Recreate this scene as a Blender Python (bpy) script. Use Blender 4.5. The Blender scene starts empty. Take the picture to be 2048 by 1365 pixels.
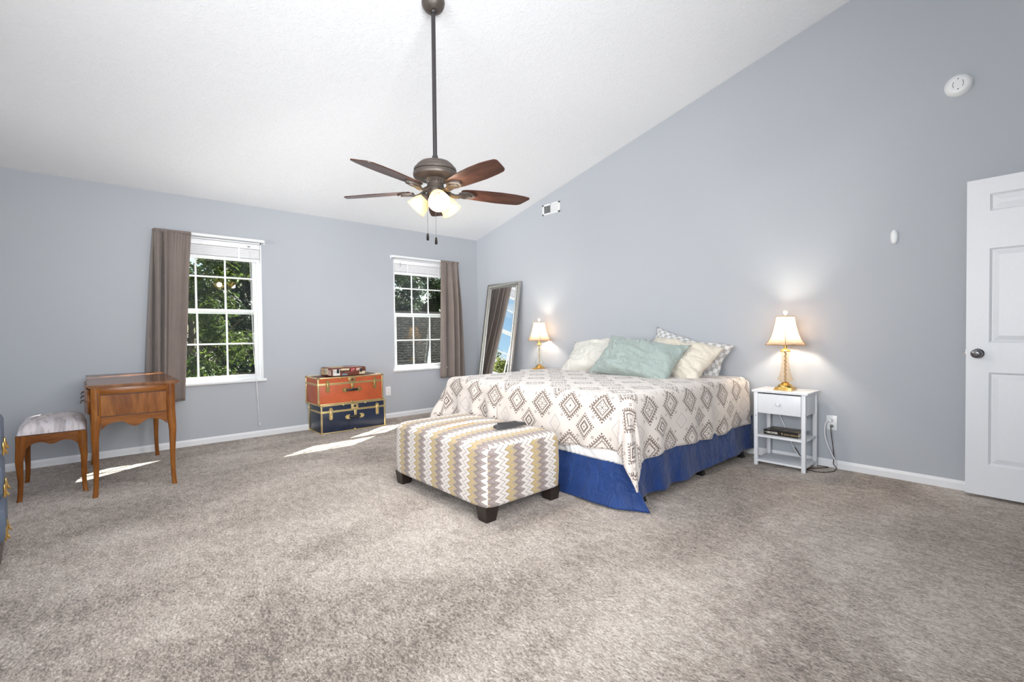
import bpy, bmesh, math, random
from math import sin, cos, pi, radians, sqrt, atan2, hypot
from mathutils import Vector, Matrix, noise

scene = bpy.context.scene
col = scene.collection
random.seed(7)

# ------------------------------------------------------------------ camera, sky, sun, added fill lamps, exposure
F_PX, YAW, PITCH, ROLL = 944.79, 2.4068, -0.0180, -0.0100
CAM = Vector((5.6352, -4.3937, 1.10))
fw = Vector((cos(PITCH)*cos(YAW), cos(PITCH)*sin(YAW), sin(PITCH)))
rt = Vector((sin(YAW), -cos(YAW), 0.0))
up = rt.cross(fw)
rt2 = rt*cos(ROLL) + up*sin(ROLL)
up2 = -rt*sin(ROLL) + up*cos(ROLL)
cd = bpy.data.cameras.new('camera')
cd.sensor_width = 36.0
cd.lens = F_PX/2048*36.0
cd.clip_start = 0.05
cam = bpy.data.objects.new('camera', cd)
col.objects.link(cam)
cam.matrix_world = Matrix(((rt2.x, up2.x, -fw.x, CAM.x), (rt2.y, up2.y, -fw.y, CAM.y), (rt2.z, up2.z, -fw.z, CAM.z), (0, 0, 0, 1)))
scene.camera = cam

scene.view_settings.view_transform = 'Standard'
scene.view_settings.look = 'None'
scene.view_settings.gamma = 1.0
scene.view_settings.use_curve_mapping = False
scene.view_settings.exposure = 0.0

SUN_DIR = Vector((0.4233, -0.6582, -0.6225))
SUN_POWER = 38.0
SKY_POWER = 0.24

world = bpy.data.worlds.new('sky')
scene.world = world
world.use_nodes = True
wn, wl = world.node_tree.nodes, world.node_tree.links
wn.clear()
w_out = wn.new('ShaderNodeOutputWorld')
w_bg = wn.new('ShaderNodeBackground')
w_sky = wn.new('ShaderNodeTexSky')
w_sky.sky_type = 'NISHITA'
w_sky.sun_disc = False
w_sky.sun_elevation = math.asin(0.6225)
w_sky.sun_rotation = atan2(-SUN_DIR.x, -SUN_DIR.y)
w_sky.air_density = 1.0
w_sky.dust_density = 0.6
w_tc = wn.new('ShaderNodeTexCoord')
w_map = wn.new('ShaderNodeMapping')
w_map.inputs['Scale'].default_value = (1, 1, 2.4)
w_no = wn.new('ShaderNodeTexNoise')
w_no.inputs['Scale'].default_value = 5.0
w_no.inputs['Detail'].default_value = 7.0
w_ra = wn.new('ShaderNodeValToRGB')
w_ra.color_ramp.elements[0].position = 0.50
w_ra.color_ramp.elements[1].position = 0.62
w_mx = wn.new('ShaderNodeMixRGB')
w_mx.inputs['Color2'].default_value = (5.0, 5.1, 5.3, 1)
wl.new(w_tc.outputs['Generated'], w_map.inputs['Vector'])
wl.new(w_map.outputs['Vector'], w_no.inputs['Vector'])
wl.new(w_no.outputs['Fac'], w_ra.inputs['Fac'])
wl.new(w_ra.outputs['Color'], w_mx.inputs['Fac'])
wl.new(w_sky.outputs['Color'], w_mx.inputs['Color1'])
wl.new(w_mx.outputs['Color'], w_bg.inputs['Color'])
w_bg.inputs['Strength'].default_value = SKY_POWER
wl.new(w_bg.outputs['Background'], w_out.inputs['Surface'])

def lamp(name, kind, loc, energy, color=(1, 1, 1), direction=None, size=None, size_y=None, radius=None):
    ld = bpy.data.lights.new(name, kind)
    ld.energy = energy
    ld.color = color
    if kind == 'AREA':
        ld.shape = 'RECTANGLE'
        ld.size, ld.size_y = size, size_y
    if radius is not None and kind == 'POINT':
        ld.shadow_soft_size = radius
    lo = bpy.data.objects.new(name, ld)
    col.objects.link(lo)
    lo.location = loc
    if direction is not None:
        lo.rotation_mode = 'QUATERNION'
        lo.rotation_quaternion = Vector(direction).to_track_quat('-Z', 'Y')
    return lo

sun = lamp('sun', 'SUN', (-6, 9, 9), SUN_POWER, (1.0, 0.95, 0.86), SUN_DIR)
sun.data.angle = radians(0.6)
# added fill lamps in invented openings of the unseen walls; portals at the seen windows
COOL_WHITE = (0.97, 0.985, 1.0)
for nm, loc, power, aim, spread in (('fill_lamp_a', (2.0, -6.54, 1.55), 12, (-1.5, 6.5, 0.75), 46),
                                    ('fill_lamp_b', (4.9, -6.54, 1.55), 62, (-0.4, 6.5, 0.3), 110),
                                    ('fill_lamp_c', (6.24, -4.1, 1.70), 86, (-6.2, 2.4, 0.35), 112)):
    lo = lamp(nm, 'AREA', loc, power, COOL_WHITE, aim, 1.8, 1.4)
    lo.data.spread = radians(spread)
for y in (-3.414, -0.925):
    po = lamp('sky_portal', 'AREA', (-0.145, y, 1.35), 1.0, COOL_WHITE, (1, 0, 0), 0.9, 1.45)
    po.data.cycles.is_portal = True

# ------------------------------------------------------------------ mesh helpers
class MB:
    def __init__(self):
        self.bm = bmesh.new()
        self.uv = self.bm.loops.layers.uv.new('UVMap')
        self.mi = 0

    def _new(self, before):
        return [f for f in self.bm.faces if f.index == -1 or f not in before]

    def box(self, c, s, bev=0.0, seg=2, rot=None):
        mat = Matrix.Translation(Vector(c)) @ (rot.to_4x4() if rot else Matrix.Identity(4)) @ Matrix.Diagonal((s[0], s[1], s[2], 1))
        r = bmesh.ops.create_cube(self.bm, size=1.0, matrix=mat)
        if bev > 0:
            es = set()
            for v in r['verts']:
                es.update(v.link_edges)
            bmesh.ops.bevel(self.bm, geom=list(es), offset=bev, segments=seg, affect='EDGES', profile=0.5)
        return self

    def box2(self, lo, hi, bev=0.0, seg=2):
        c = [(a+b)/2 for a, b in zip(lo, hi)]
        s = [abs(b-a) for a, b in zip(lo, hi)]
        return self.box(c, s, bev, seg)

    def ring(self, c, ax, r, n, ph=0.0):
        ax = Vector(ax).normalized()
        a = ax.orthogonal().normalized()
        if abs(ax.z) > 0.999:
            a = Vector((1, 0, 0))
        b = ax.cross(a)
        return [self.bm.verts.new(Vector(c) + a*r*cos(ph+2*pi*i/n) + b*r*sin(ph+2*pi*i/n)) for i in range(n)]

    def bridge(self, A, B):
        n = len(A)
        for i in range(n):
            try:
                self.bm.faces.new((A[i], A[(i+1) % n], B[(i+1) % n], B[i]))
            except ValueError:
                pass

    def cyl(self, p0, p1, r0, r1=None, n=16, cap=True):
        r1 = r0 if r1 is None else r1
        ax = Vector(p1)-Vector(p0)
        A = self.ring(p0, ax, r0, n)
        B = self.ring(p1, ax, r1, n)
        self.bridge(A, B)
        if cap:
            self.bm.faces.new(A[::-1])
            self.bm.faces.new(B)
        return self

    def lathe(self, prof, c=(0, 0, 0), n=24, ax=(0, 0, 1), ph=0.0, cap=True):
        ax = Vector(ax).normalized()
        c = Vector(c)
        rings = [self.ring(c+ax*z, ax, max(r, 1e-4), n, ph) for r, z in prof]
        for A, B in zip(rings, rings[1:]):
            self.bridge(A, B)
        if cap:
            self.bm.faces.new(rings[0][::-1])
            self.bm.faces.new(rings[-1])
        return self

    def tube(self, pts, r, n=8, cap=True):
        pts = [Vector(p) for p in pts]
        rings = []
        ref = None
        for i, p in enumerate(pts):
            t = (pts[min(i+1, len(pts)-1)]-pts[max(i-1, 0)])
            if t.length < 1e-9:
                t = Vector((0, 0, 1))
            t.normalize()
            if ref is None:
                ref = t.orthogonal().normalized()
            a = (ref - t*ref.dot(t))
            if a.length < 1e-6:
                a = t.orthogonal()
            a.normalize()
            ref = a
            b = t.cross(a)
            rr = r(i/(len(pts)-1)) if callable(r) else r
            rings.append([self.bm.verts.new(p+a*rr*cos(2*pi*k/n)+b*rr*sin(2*pi*k/n)) for k in range(n)])
        for A, B in zip(rings, rings[1:]):
            self.bridge(A, B)
        if cap:
            self.bm.faces.new(rings[0][::-1])
            self.bm.faces.new(rings[-1])
        return self

    def prism(self, poly, fn, d0, d1):
        """poly: 2-D outline; fn(a, b, d) -> 3-D point"""
        A = [self.bm.verts.new(fn(a, b, d0)) for a, b in poly]
        B = [self.bm.verts.new(fn(a, b, d1)) for a, b in poly]
        self.bridge(A, B)
        self.bm.faces.new(A[::-1])
        self.bm.faces.new(B)
        return self

    def loft(self, sections):
        rings = [[self.bm.verts.new(p) for p in s] for s in sections]
        for A, B in zip(rings, rings[1:]):
            self.bridge(A, B)
        self.bm.faces.new(rings[0][::-1])
        self.bm.faces.new(rings[-1])
        return self

    def grid(self, fn, nu, nv, uvfn=None, closed_u=False):
        V = [[self.bm.verts.new(fn(i/nu, j/nv)) for j in range(nv+1)] for i in range(nu+(0 if closed_u else 1))]
        m = len(V)
        for i in range(nu):
            for j in range(nv):
                i2 = (i+1) % m if closed_u else i+1
                f = self.bm.faces.new((V[i][j], V[i2][j], V[i2][j+1], V[i][j+1]))
                if uvfn:
                    for lp, (a, b) in zip(f.loops, ((i, j), (i+1, j), (i+1, j+1), (i, j+1))):
                        lp[self.uv].uv = uvfn(a/nu, b/nv)
        return self

    def quad(self, a, b, c, d):
        vs = [self.bm.verts.new(p) for p in (a, b, c, d)]
        self.bm.faces.new(vs)
        return self

    def obj(self, name, m, parent=None, smooth=True, angle=40, loc=None, recalc=True):
        if recalc:
            bmesh.ops.recalc_face_normals(self.bm, faces=self.bm.faces[:])
        me = bpy.data.meshes.new(name)
        self.bm.to_mesh(me)
        self.bm.free()
        me.materials.append(m)
        if smooth:
            me.polygons.foreach_set('use_smooth', [True]*len(me.polygons))
            me.set_sharp_from_angle(angle=radians(angle))
        o = bpy.data.objects.new(name, me)
        col.objects.link(o)
        if parent is not None:
            o.parent = parent
        if loc is not None:
            o.location = loc
        return o

def tag(o, label, cat, group=None, kind=None):
    o['label'] = label
    o['category'] = cat
    if group:
        o['group'] = group
    if kind:
        o['kind'] = kind
    return o

def thing(name, label, cat, loc=(0, 0, 0), rz=0.0, group=None):
    o = bpy.data.objects.new(name, None)
    col.objects.link(o)
    o.location = loc
    o.rotation_euler = (0, 0, rz)
    o.empty_display_size = 0.1
    return tag(o, label, cat, group)

def struct(o, label, cat):
    return tag(o, label, cat, None, 'structure')

def solid(o, t, off=0.0):
    md = o.modifiers.new('thickness', 'SOLIDIFY')
    md.thickness = t
    md.offset = off
    return o

def subsurf(o, n=1):
    md = o.modifiers.new('smooth', 'SUBSURF')
    md.levels = md.render_levels = n
    return o

def copy_tree(o, parent=None):
    c = o.copy()
    col.objects.link(c)
    c.parent = parent
    for ch in list(o.children):
        copy_tree(ch, c)
    return c

# ------------------------------------------------------------------ shader helpers
class S:
    """a float socket with arithmetic"""
    def __init__(self, nt, s):
        self.nt, self.s = nt, s

    def op(self, kind, *others):
        n = self.nt.nodes.new('ShaderNodeMath')
        n.operation = kind
        for k, v in enumerate((self,)+others):
            if isinstance(v, S):
                self.nt.links.new(v.s, n.inputs[k])
            else:
                n.inputs[k].default_value = float(v)
        return S(self.nt, n.outputs[0])

    def __add__(self, o): return self.op('ADD', o)
    __radd__ = __add__
    def __sub__(self, o): return self.op('SUBTRACT', o)
    def __rsub__(self, o): return (self*-1.0)+o
    def __mul__(self, o): return self.op('MULTIPLY', o)
    __rmul__ = __mul__
    def __truediv__(self, o): return self.op('DIVIDE', o)
    def __gt__(self, o): return self.op('GREATER_THAN', o)
    def __lt__(self, o): return self.op('LESS_THAN', o)
    def abs(self): return self.op('ABSOLUTE')
    def fract(self): return self.op('FRACT')
    def floor(self): return self.op('FLOOR')
    def mx(self, o): return self.op('MAXIMUM', o)
    def mn(self, o): return self.op('MINIMUM', o)
    def within(self, a, b): return (self > a)*(self < b)

class M:
    """a material under construction"""
    def __init__(self, name, color=(0.8, 0.8, 0.8), rough=0.5, metal=0.0, spec=0.5, **kw):
        self.m = bpy.data.materials.new(name)
        self.m.use_nodes = True
        self.nt = self.m.node_tree
        self.b = self.nt.nodes['Principled BSDF']
        self.out = self.nt.nodes['Material Output']
        self.set('Base Color', (*color, 1)); self.set('Roughness', rough); self.set('Metallic', metal); self.set('Specular IOR Level', spec)
        for k, v in kw.items():
            self.set(k.replace('_', ' '), v)

    def set(self, k, v):
        self.b.inputs[k].default_value = v
        return self

    def n(self, kind, **kw):
        nd = self.nt.nodes.new(kind)
        for k, v in kw.items():
            if k in nd.inputs:
                nd.inputs[k].default_value = v
            else:
                setattr(nd, k, v)
        return nd

    def link(self, a, b):
        self.nt.links.new(a.s if isinstance(a, S) else a, b)
        return self

    def coord(self, which='Object', scale=None, rot=None):
        tc = self.n('ShaderNodeTexCoord')
        if scale is None and rot is None:
            return tc.outputs[which]
        mp = self.n('ShaderNodeMapping')
        if scale is not None:
            mp.inputs['Scale'].default_value = scale
        if rot is not None:
            mp.inputs['Rotation'].default_value = rot
        self.link(tc.outputs[which], mp.inputs['Vector'])
        return mp.outputs['Vector']

    def noise(self, vec, scale, detail=3.0, rough=0.5, dist=0.0):
        nd = self.n('ShaderNodeTexNoise')
        nd.inputs['Scale'].default_value = scale
        nd.inputs['Detail'].default_value = detail
        nd.inputs['Roughness'].default_value = rough
        nd.inputs['Distortion'].default_value = dist
        self.link(vec, nd.inputs['Vector'])
        return S(self.nt, nd.outputs['Fac'])

    def ramp(self, fac, stops, interp='LINEAR'):
        nd = self.n('ShaderNodeValToRGB')
        cr = nd.color_ramp
        cr.interpolation = interp
        while len(cr.elements) < len(stops):
            cr.elements.new(0.5)
        for e, (p, c) in zip(cr.elements, stops):
            e.position = p
            e.color = (*c, 1)
        self.link(fac, nd.inputs['Fac'])
        return nd.outputs['Color']

    def mix(self, fac, c1, c2, mode='MIX'):
        nd = self.n('ShaderNodeMixRGB')
        nd.blend_type = mode
        for k, v in (('Fac', fac), ('Color1', c1), ('Color2', c2)):
            if isinstance(v, S):
                self.link(v, nd.inputs[k])
            elif isinstance(v, (int, float)):
                nd.inputs[k].default_value = v
            elif isinstance(v, tuple):
                nd.inputs[k].default_value = (*v, 1)
            else:
                self.link(v, nd.inputs[k])
        return nd.outputs['Color']

    def color(self, sock):
        return self.link(sock, self.b.inputs['Base Color'])

    def bump(self, h, strength=0.3, dist=0.01):
        nd = self.n('ShaderNodeBump')
        nd.inputs['Strength'].default_value = strength
        nd.inputs['Distance'].default_value = dist
        self.link(h, nd.inputs['Height'])
        self.link(nd.outputs['Normal'], self.b.inputs['Normal'])
        return self

    def sep(self, vec):
        nd = self.n('ShaderNodeSeparateXYZ')
        self.link(vec, nd.inputs[0])
        return [S(self.nt, nd.outputs[i]) for i in range(3)]

def plain(name, color, rough=0.5, metal=0.0, spec=0.5, nscale=40.0, var=0.06, bump=0.05, bdist=0.002, **kw):
    k = M(name, color, rough, metal, spec, **kw)
    v = k.coord('Object')
    f = k.noise(v, nscale, 3)
    k.color(k.ramp(f, [(0.3, tuple(max(0, c*(1-var)) for c in color)), (0.7, tuple(min(1, c*(1+var)) for c in color))]))
    if bump:
        k.bump(f, bump, bdist)
    return k.m

# ------------------------------------------------------------------ materials
def mat_carpet():
    k = M('carpet_pile', rough=0.95, spec=0.05)
    v = k.coord('Object')
    vs = k.coord('Object', scale=(1.0, 1.9, 1.0), rot=(0, 0, radians(35)))
    fine = k.noise(v, 150, 4, 0.65)
    tuft = k.noise(vs, 62, 3, 0.65, 0.6)
    mid = k.noise(vs, 13, 4, 0.6, 0.5)
    big = k.noise(k.coord('Object', scale=(1.0, 0.55, 1.0), rot=(0, 0, radians(20))), 1.7, 4, 0.55, 0.4)
    f = tuft*0.40+fine*0.17+mid*0.18+big*0.25
    c = k.ramp(f, [(0.405, (0.12, 0.087, 0.065)), (0.47, (0.37, 0.298, 0.244)), (0.53, (0.60, 0.512, 0.440)), (0.595, (0.88, 0.79, 0.71))])
    k.color(c)
    k.set('Sheen Weight', 0.35)
    k.set('Sheen Roughness', 0.6)
    k.bump(tuft*0.7+fine*0.5+mid*0.5, 0.9, 0.022)
    return k.m

def mat_wall():
    k = M('wall_paint', (0.435, 0.458, 0.494), 0.75, spec=0.25)
    v = k.coord('Object')
    f = k.noise(v, 260, 2)
    k.bump(f, 0.06, 0.002)
    return k.m

def mat_ceiling():
    k = M('ceiling_texture', (0.87, 0.885, 0.91), 0.9, spec=0.1)
    v = k.coord('Object', scale=(1, 1.0, 1), rot=(0, 0, radians(20)))
    f = k.noise(v, 30, 4, 0.6, 1.2)
    r = k.ramp(f, [(0.50, (0, 0, 0)), (0.60, (1, 1, 1))])
    k.bump(r, 0.30, 0.006)
    return k.m

def mat_wood(name, c0, c1, c2, axis=(1, 14, 14), rough=0.32, scale=2.2, rot=None, coat=0.06):
    k = M(name, rough=rough, spec=0.25)
    v = k.coord('Object', scale=axis, rot=rot)
    f = k.noise(v, scale, 6, 0.55, 0.8)
    g = k.noise(v, scale*6, 3, 0.5)
    k.color(k.ramp(f*0.75+g*0.25, [(0.32, c0), (0.5, c1), (0.68, c2)]))
    k.set('Coat Weight', coat)
    k.set('Coat Roughness', 0.25)
    return k.m

def mat_fabric(name, color, rough=0.85, weave=420, var=0.08, sheen=0.2, trans=0.0):
    k = M(name, color, rough, spec=0.15)
    v = k.coord('Object')
    f = k.noise(v, weave, 2)
    g = k.noise(v, 9, 3)
    h = f*0.5+g*0.5
    k.color(k.ramp(h, [(0.35, tuple(c*(1-var) for c in color)), (0.65, tuple(min(1, c*(1+var)) for c in color))]))
    k.bump(f, 0.12, 0.002)
    k.set('Sheen Weight', sheen)
    if trans > 0:
        tr = k.n('ShaderNodeBsdfTranslucent')
        tr.inputs['Color'].default_value = (*color, 1)
        mx = k.n('ShaderNodeMixShader')
        mx.inputs[0].default_value = trans
        k.link(k.b.outputs[0], mx.inputs[1]).link(tr.outputs[0], mx.inputs[2]).link(mx.outputs[0], k.out.inputs['Surface'])
    return k.m

def creased(name, color, rough=0.85, weave=420, var=0.08, sheen=0.2):
    """cotton with soft pressed creases"""
    k = M(name, color, rough, spec=0.2)
    v = k.coord('Object')
    g = k.noise(v, 9, 3)
    k.color(k.ramp(g, [(0.35, tuple(c*(1-var*0.6) for c in color)), (0.65, tuple(min(1, c*(1+var*0.6)) for c in color))]))
    big = (k.noise(k.coord('Object', scale=(1.0, 0.45, 0.45), rot=(0.3, 0.2, 0.5)), 7.0, 3, 0.5, 1.6)-0.5).abs()
    mid = (k.noise(k.coord('Object', scale=(0.5, 1.0, 0.8), rot=(0.1, 0.6, -0.4)), 15.0, 2, 0.5, 1.0)-0.5).abs()
    k.bump(big*1.0+mid*0.35+k.noise(v, weave, 2)*0.02, 0.55, 0.06)
    k.set('Sheen Weight', sheen)
    return k.m

def mat_glass_pane():
    k = M('window_glass')
    tr = k.n('ShaderNodeBsdfTransparent')
    tr.inputs['Color'].default_value = (0.90, 0.93, 0.92, 1)
    gl = k.n('ShaderNodeBsdfGlossy')
    gl.inputs['Roughness'].default_value = 0.0
    gl.inputs['Color'].default_value = (1, 1, 1, 1)
    ge = k.n('ShaderNodeNewGeometry')
    dt = k.n('ShaderNodeVectorMath')
    dt.operation = 'DOT_PRODUCT'
    k.link(ge.outputs['Incoming'], dt.inputs[0]).link(ge.outputs['Normal'], dt.inputs[1])
    g1 = 1.0-S(k.nt, dt.outputs['Value']).abs()
    fres = g1*g1*g1*g1*g1*0.96+0.04
    mx = k.n('ShaderNodeMixShader')
    k.link(fres, mx.inputs[0]).link(tr.outputs[0], mx.inputs[1]).link(gl.outputs[0], mx.inputs[2]).link(mx.outputs[0], k.out.inputs['Surface'])
    return k.m

def mat_clear_glass(name, tint, alpha=0.45, rough=0.08):
    """cut glass: part transparent, part glossy facets"""
    k = M(name, tint, rough, spec=0.8)
    tr = k.n('ShaderNodeBsdfTransparent')
    tr.inputs['Color'].default_value = (*tint, 1)
    mx = k.n('ShaderNodeMixShader')
    v = k.coord('Object')
    w = k.n('ShaderNodeTexVoronoi')
    w.inputs['Scale'].default_value = 95
    k.link(v, w.inputs['Vector'])
    d = S(k.nt, w.outputs['Distance'])
    k.bump(d, 0.8, 0.01)
    k.set('Base Color', (*tint, 1))
    mx.inputs[0].default_value = alpha
    k.link(tr.outputs[0], mx.inputs[1]).link(k.b.outputs[0], mx.inputs[2]).link(mx.outputs[0], k.out.inputs['Surface'])
    return k.m

def mat_throw():
    k = M('kilim_print_throw', rough=0.9, spec=0.1)
    x, y, _ = k.sep(k.coord('UV'))
    P = 0.265
    a, b = x/P, y/P
    ci, cj = (a+0.5).floor(), (b+0.5).floor()
    du, dv = (a-ci).abs()*P, (b-cj).abs()*P
    par = ((ci+cj*1.0)*0.5).fract() > 0.25
    r = (du+dv)/0.100
    w = du-dv
    sq = (w/0.027+0.25).fract() > 0.5
    # large diamonds: meander border, inner line, dotted field
    border = r.within(0.73, 0.86) + r.within(0.86, 1.06)*sq + r.within(0.60, 0.73)*(1.0-sq)*((w/0.027+0.05).fract() > 0.45)
    line = r.within(0.46, 0.56)
    dots = (r < 0.46)*((du/0.014).fract() > 0.5)*((dv/0.014).fract() > 0.45)
    core = r < 0.09
    bigd = (border+line*1.0+dots*par+core).mn(1.0)
    # half-step lattice: hooked medallions and pale outlined diamonds
    a2, b2 = a+0.5, b+0.5
    di, dj = (a2+0.5).floor(), (b2+0.5).floor()
    eu, ev = (a2-di).abs()*P, (b2-dj).abs()*P
    par2 = ((di+dj)*0.5).fract() > 0.25
    r2 = (eu+ev*0.85)/0.078
    w2 = eu-ev
    sq2 = (w2/0.022+0.5).fract() > 0.5
    med = (r2.within(0.70, 0.80) + r2.within(0.80, 1.02)*sq2 + r2.within(0.30, 0.50) + (r2 < 0.10)).mn(1.0)*par2
    pale = (r2.within(0.62, 0.76) + r2.within(0.22, 0.30)*0.7)*(1.0-par2)
    # tiny lozenges
    gu, gv = ((a*2.0).fract()-0.5).abs()*P*0.5, ((b*2.0).fract()-0.5).abs()*P*0.5
    r3 = (gu+gv)/0.012
    tiny = r3.within(0.45, 1.0)
    dark = (bigd+med+tiny*0.8).mn(1.0)
    v = k.coord('Object')
    fade = k.noise(v, 220, 2)
    cream = k.ramp(k.noise(v, 6, 3), [(0.3, (0.585, 0.525, 0.48)), (0.7, (0.65, 0.59, 0.545))])
    brown = k.ramp(k.noise(v, 14, 2), [(0.35, (0.075, 0.040, 0.025)), (0.65, (0.125, 0.085, 0.066))])
    c = k.mix(dark*((fade*1.3+0.2).mn(1.0)), cream, brown)
    c = k.mix(pale*0.65, c, (0.40, 0.37, 0.37))
    k.color(c)
    k.bump(k.noise(v, 330, 2), 0.25, 0.003)
    k.set('Sheen Weight', 0.3)
    return k.m

def mat_chevron():
    k = M('zigzag_upholstery', rough=0.9, spec=0.1)
    u, v, _ = k.sep(k.coord('UV'))
    tri = ((v/0.041).fract()-0.5).abs()*2.0
    s = (u/0.205+tri*0.20)
    f = s.fract()
    taupe, cream, line, gold, ltaupe = (0.235, 0.195, 0.185), (0.60, 0.545, 0.50), (0.15, 0.12, 0.105), (0.43, 0.325, 0.160), (0.30, 0.25, 0.235)
    gold2 = (0.37, 0.30, 0.215)
    stops = [(0.0, gold), (0.15, gold2), (0.30, line), (0.325, taupe), (0.45, ltaupe), (0.55, line), (0.575, cream), (0.765, line), (0.79, cream), (0.97, line)]
    c = k.ramp(f, stops, 'CONSTANT')
    o = k.coord('Object')
    k.color(k.mix(0.35, c, k.ramp(k.noise(o, 500, 2), [(0.3, (0.3, 0.3, 0.3)), (0.7, (1, 1, 1))]), 'OVERLAY'))
    k.bump(k.noise(o, 420, 2), 0.3, 0.003)
    k.set('Sheen Weight', 0.2)
    return k.m

def mat_check():
    k = M('checked_pillowcase', rough=0.8, spec=0.15)
    u, v, _ = k.sep(k.coord('UV'))
    a, b = (u/0.038).floor(), (v/0.038).floor()
    ch = ((a+b)*0.5).fract() > 0.25
    st = ((u/0.030+v/0.030)*2.0).fract() > 0.5
    o = k.coord('Object')
    c = k.mix(ch, (0.70, 0.70, 0.70), (0.42, 0.40, 0.38))
    c = k.mix(st*0.25, c, (0.62, 0.68, 0.74))
    k.color(c)
    k.bump(k.noise(o, 300, 2), 0.15, 0.002)
    return k.m

def mat_emit(name, color, strength, base=(0.9, 0.85, 0.75), trans=0.4):
    k = M(name, base, 0.35)
    k.set('Emission Color', (*color, 1))
    k.set('Emission Strength', strength)
    return k.m

def mat_shade(name, color, trans=0.6):
    k = M(name, color, 0.8, spec=0.2)
    v = k.coord('Object')
    k.bump(k.noise(v, 350, 2), 0.1, 0.002)
    tr = k.n('ShaderNodeBsdfTranslucent')
    tr.inputs['Color'].default_value = (*color, 1)
    mx = k.n('ShaderNodeMixShader')
    mx.inputs[0].default_value = trans
    k.link(k.b.outputs[0], mx.inputs[1]).link(tr.outputs[0], mx.inputs[2]).link(mx.outputs[0], k.out.inputs['Surface'])
    return k.m

def mat_leaf(name, c0, c1):
    k = M(name, c0, 0.6, spec=0.2)
    oi = k.n('ShaderNodeTexCoord')
    f = k.noise(oi.outputs['Object'], 2.2, 3)
    c = k.ramp(f, [(0.35, c0), (0.65, c1)])
    k.color(c)
    tr = k.n('ShaderNodeBsdfTranslucent')
    k.link(c, tr.inputs['Color'])
    mx = k.n('ShaderNodeMixShader')
    mx.inputs[0].default_value = 0.45
    k.link(k.b.outputs[0], mx.inputs[1]).link(tr.outputs[0], mx.inputs[2]).link(mx.outputs[0], k.out.inputs['Surface'])
    return k.m

def mat_shingle():
    k = M('roof_shingles', rough=0.95, spec=0.05)
    x, y, z = k.sep(k.coord('Object'))
    row = (z/0.075)
    sh = row.fract()
    f = k.noise(k.coord('Object', scale=(6, 3, 30)), 3, 4)
    c = k.ramp(f, [(0.42, (0.006, 0.006, 0.005)), (0.54, (0.012, 0.0115, 0.010)), (0.62, (0.05, 0.046, 0.040)), (0.69, (0.26, 0.24, 0.20))])  # brightest stop paints sun streaks into the shingle colour
    k.color(k.mix((sh < 0.16), c, (0.05, 0.05, 0.05)))
    k.bump(f+sh*0.6, 0.5, 0.02)
    return k.m

CARPET, WALL, CEIL = mat_carpet(), mat_wall(), mat_ceiling()
TRIM = plain('white_trim_paint', (0.78, 0.79, 0.81), 0.35, var=0.01, bump=0.0)
VINYL = plain('white_window_vinyl', (0.82, 0.83, 0.84), 0.3, var=0.01, bump=0.0)
DOORW = plain('white_door_paint', (0.74, 0.755, 0.785), 0.4, nscale=60, var=0.01, bump=0.04)
PANE = mat_glass_pane()
BLINDW = plain('white_blind', (0.88, 0.88, 0.90), 0.4, var=0.015, bump=0.0)
PLASTIC = plain('white_plastic', (0.78, 0.79, 0.80), 0.35, var=0.01, bump=0.0)
CORDW = plain('white_cord', (0.76, 0.76, 0.77), 0.5, var=0.02, bump=0.0)
DARK = plain('dark_slot', (0.03, 0.03, 0.035), 0.5, var=0.1, bump=0.0)
GREYP = plain('grey_plastic', (0.16, 0.165, 0.17), 0.45, bump=0.0)
CURT = mat_fabric('taupe_curtain', (0.25, 0.205, 0.185), 0.6, 500, 0.08, 0.3, trans=0.16)
DESKW = mat_wood('honey_brown_wood', (0.105, 0.030, 0.0055), (0.21, 0.070, 0.012), (0.30, 0.115, 0.024), (5, 5, 1.0), 0.3, 2.4)
DESKH = mat_wood('honey_brown_wood_horizontal', (0.105, 0.031, 0.006), (0.205, 0.068, 0.012), (0.29, 0.11, 0.024), (5, 1.2, 5), 0.3, 2.4)
DESKT = mat_wood('worn_brown_tabletop', (0.10, 0.036, 0.014), (0.185, 0.075, 0.028), (0.27, 0.12, 0.05), (1.0, 8, 8), 0.22, 2.0)
LINEW = plain('dark_wood_line', (0.05, 0.018, 0.008), 0.5, bump=0.0)
FANW = mat_wood('walnut_fan_blade', (0.022, 0.009, 0.006), (0.055, 0.021, 0.013), (0.085, 0.036, 0.022), (1.2, 9, 9), 0.28, 2.4)
BRONZE = plain('oiled_bronze', (0.095, 0.077, 0.067), 0.45, 0.35, nscale=30, var=0.15, bump=0.04)
RODM = plain('dark_fan_rod', (0.055, 0.05, 0.052), 0.45, 0.5, bump=0.0)
BRASS = plain('polished_brass', (0.78, 0.50, 0.16), 0.22, 1.0, nscale=90, var=0.12, bump=0.1)
BRASSO = plain('aged_brass', (0.50, 0.36, 0.15), 0.4, 0.9, nscale=140, var=0.3, bump=0.15)
BRASSL = plain('pale_brass_trim', (0.83, 0.66, 0.33), 0.32, 0.85, nscale=120, var=0.12, bump=0.05)
BLKP = plain('black_plastic', (0.018, 0.018, 0.02), 0.4, var=0.2, bump=0.0)
GRYR = plain('charcoal_remote_shell', (0.045, 0.046, 0.048), 0.45, var=0.1, bump=0.0)
THROW, ZIG, CHECK = mat_throw(), mat_chevron(), mat_check()
SHEET = mat_fabric('white_sheet', (0.74, 0.73, 0.72), 0.85)
BLUE = creased('royal_blue_skirt', (0.011, 0.038, 0.150), 0.45, 600, 0.18, 0.15)
SAGE = creased('sage_pillowcase', (0.325, 0.385, 0.362), 0.55, 500, 0.05, 0.25)
CREAM = creased('cream_pillowcase', (0.66, 0.645, 0.59), 0.6, 500, 0.04, 0.25)
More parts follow.
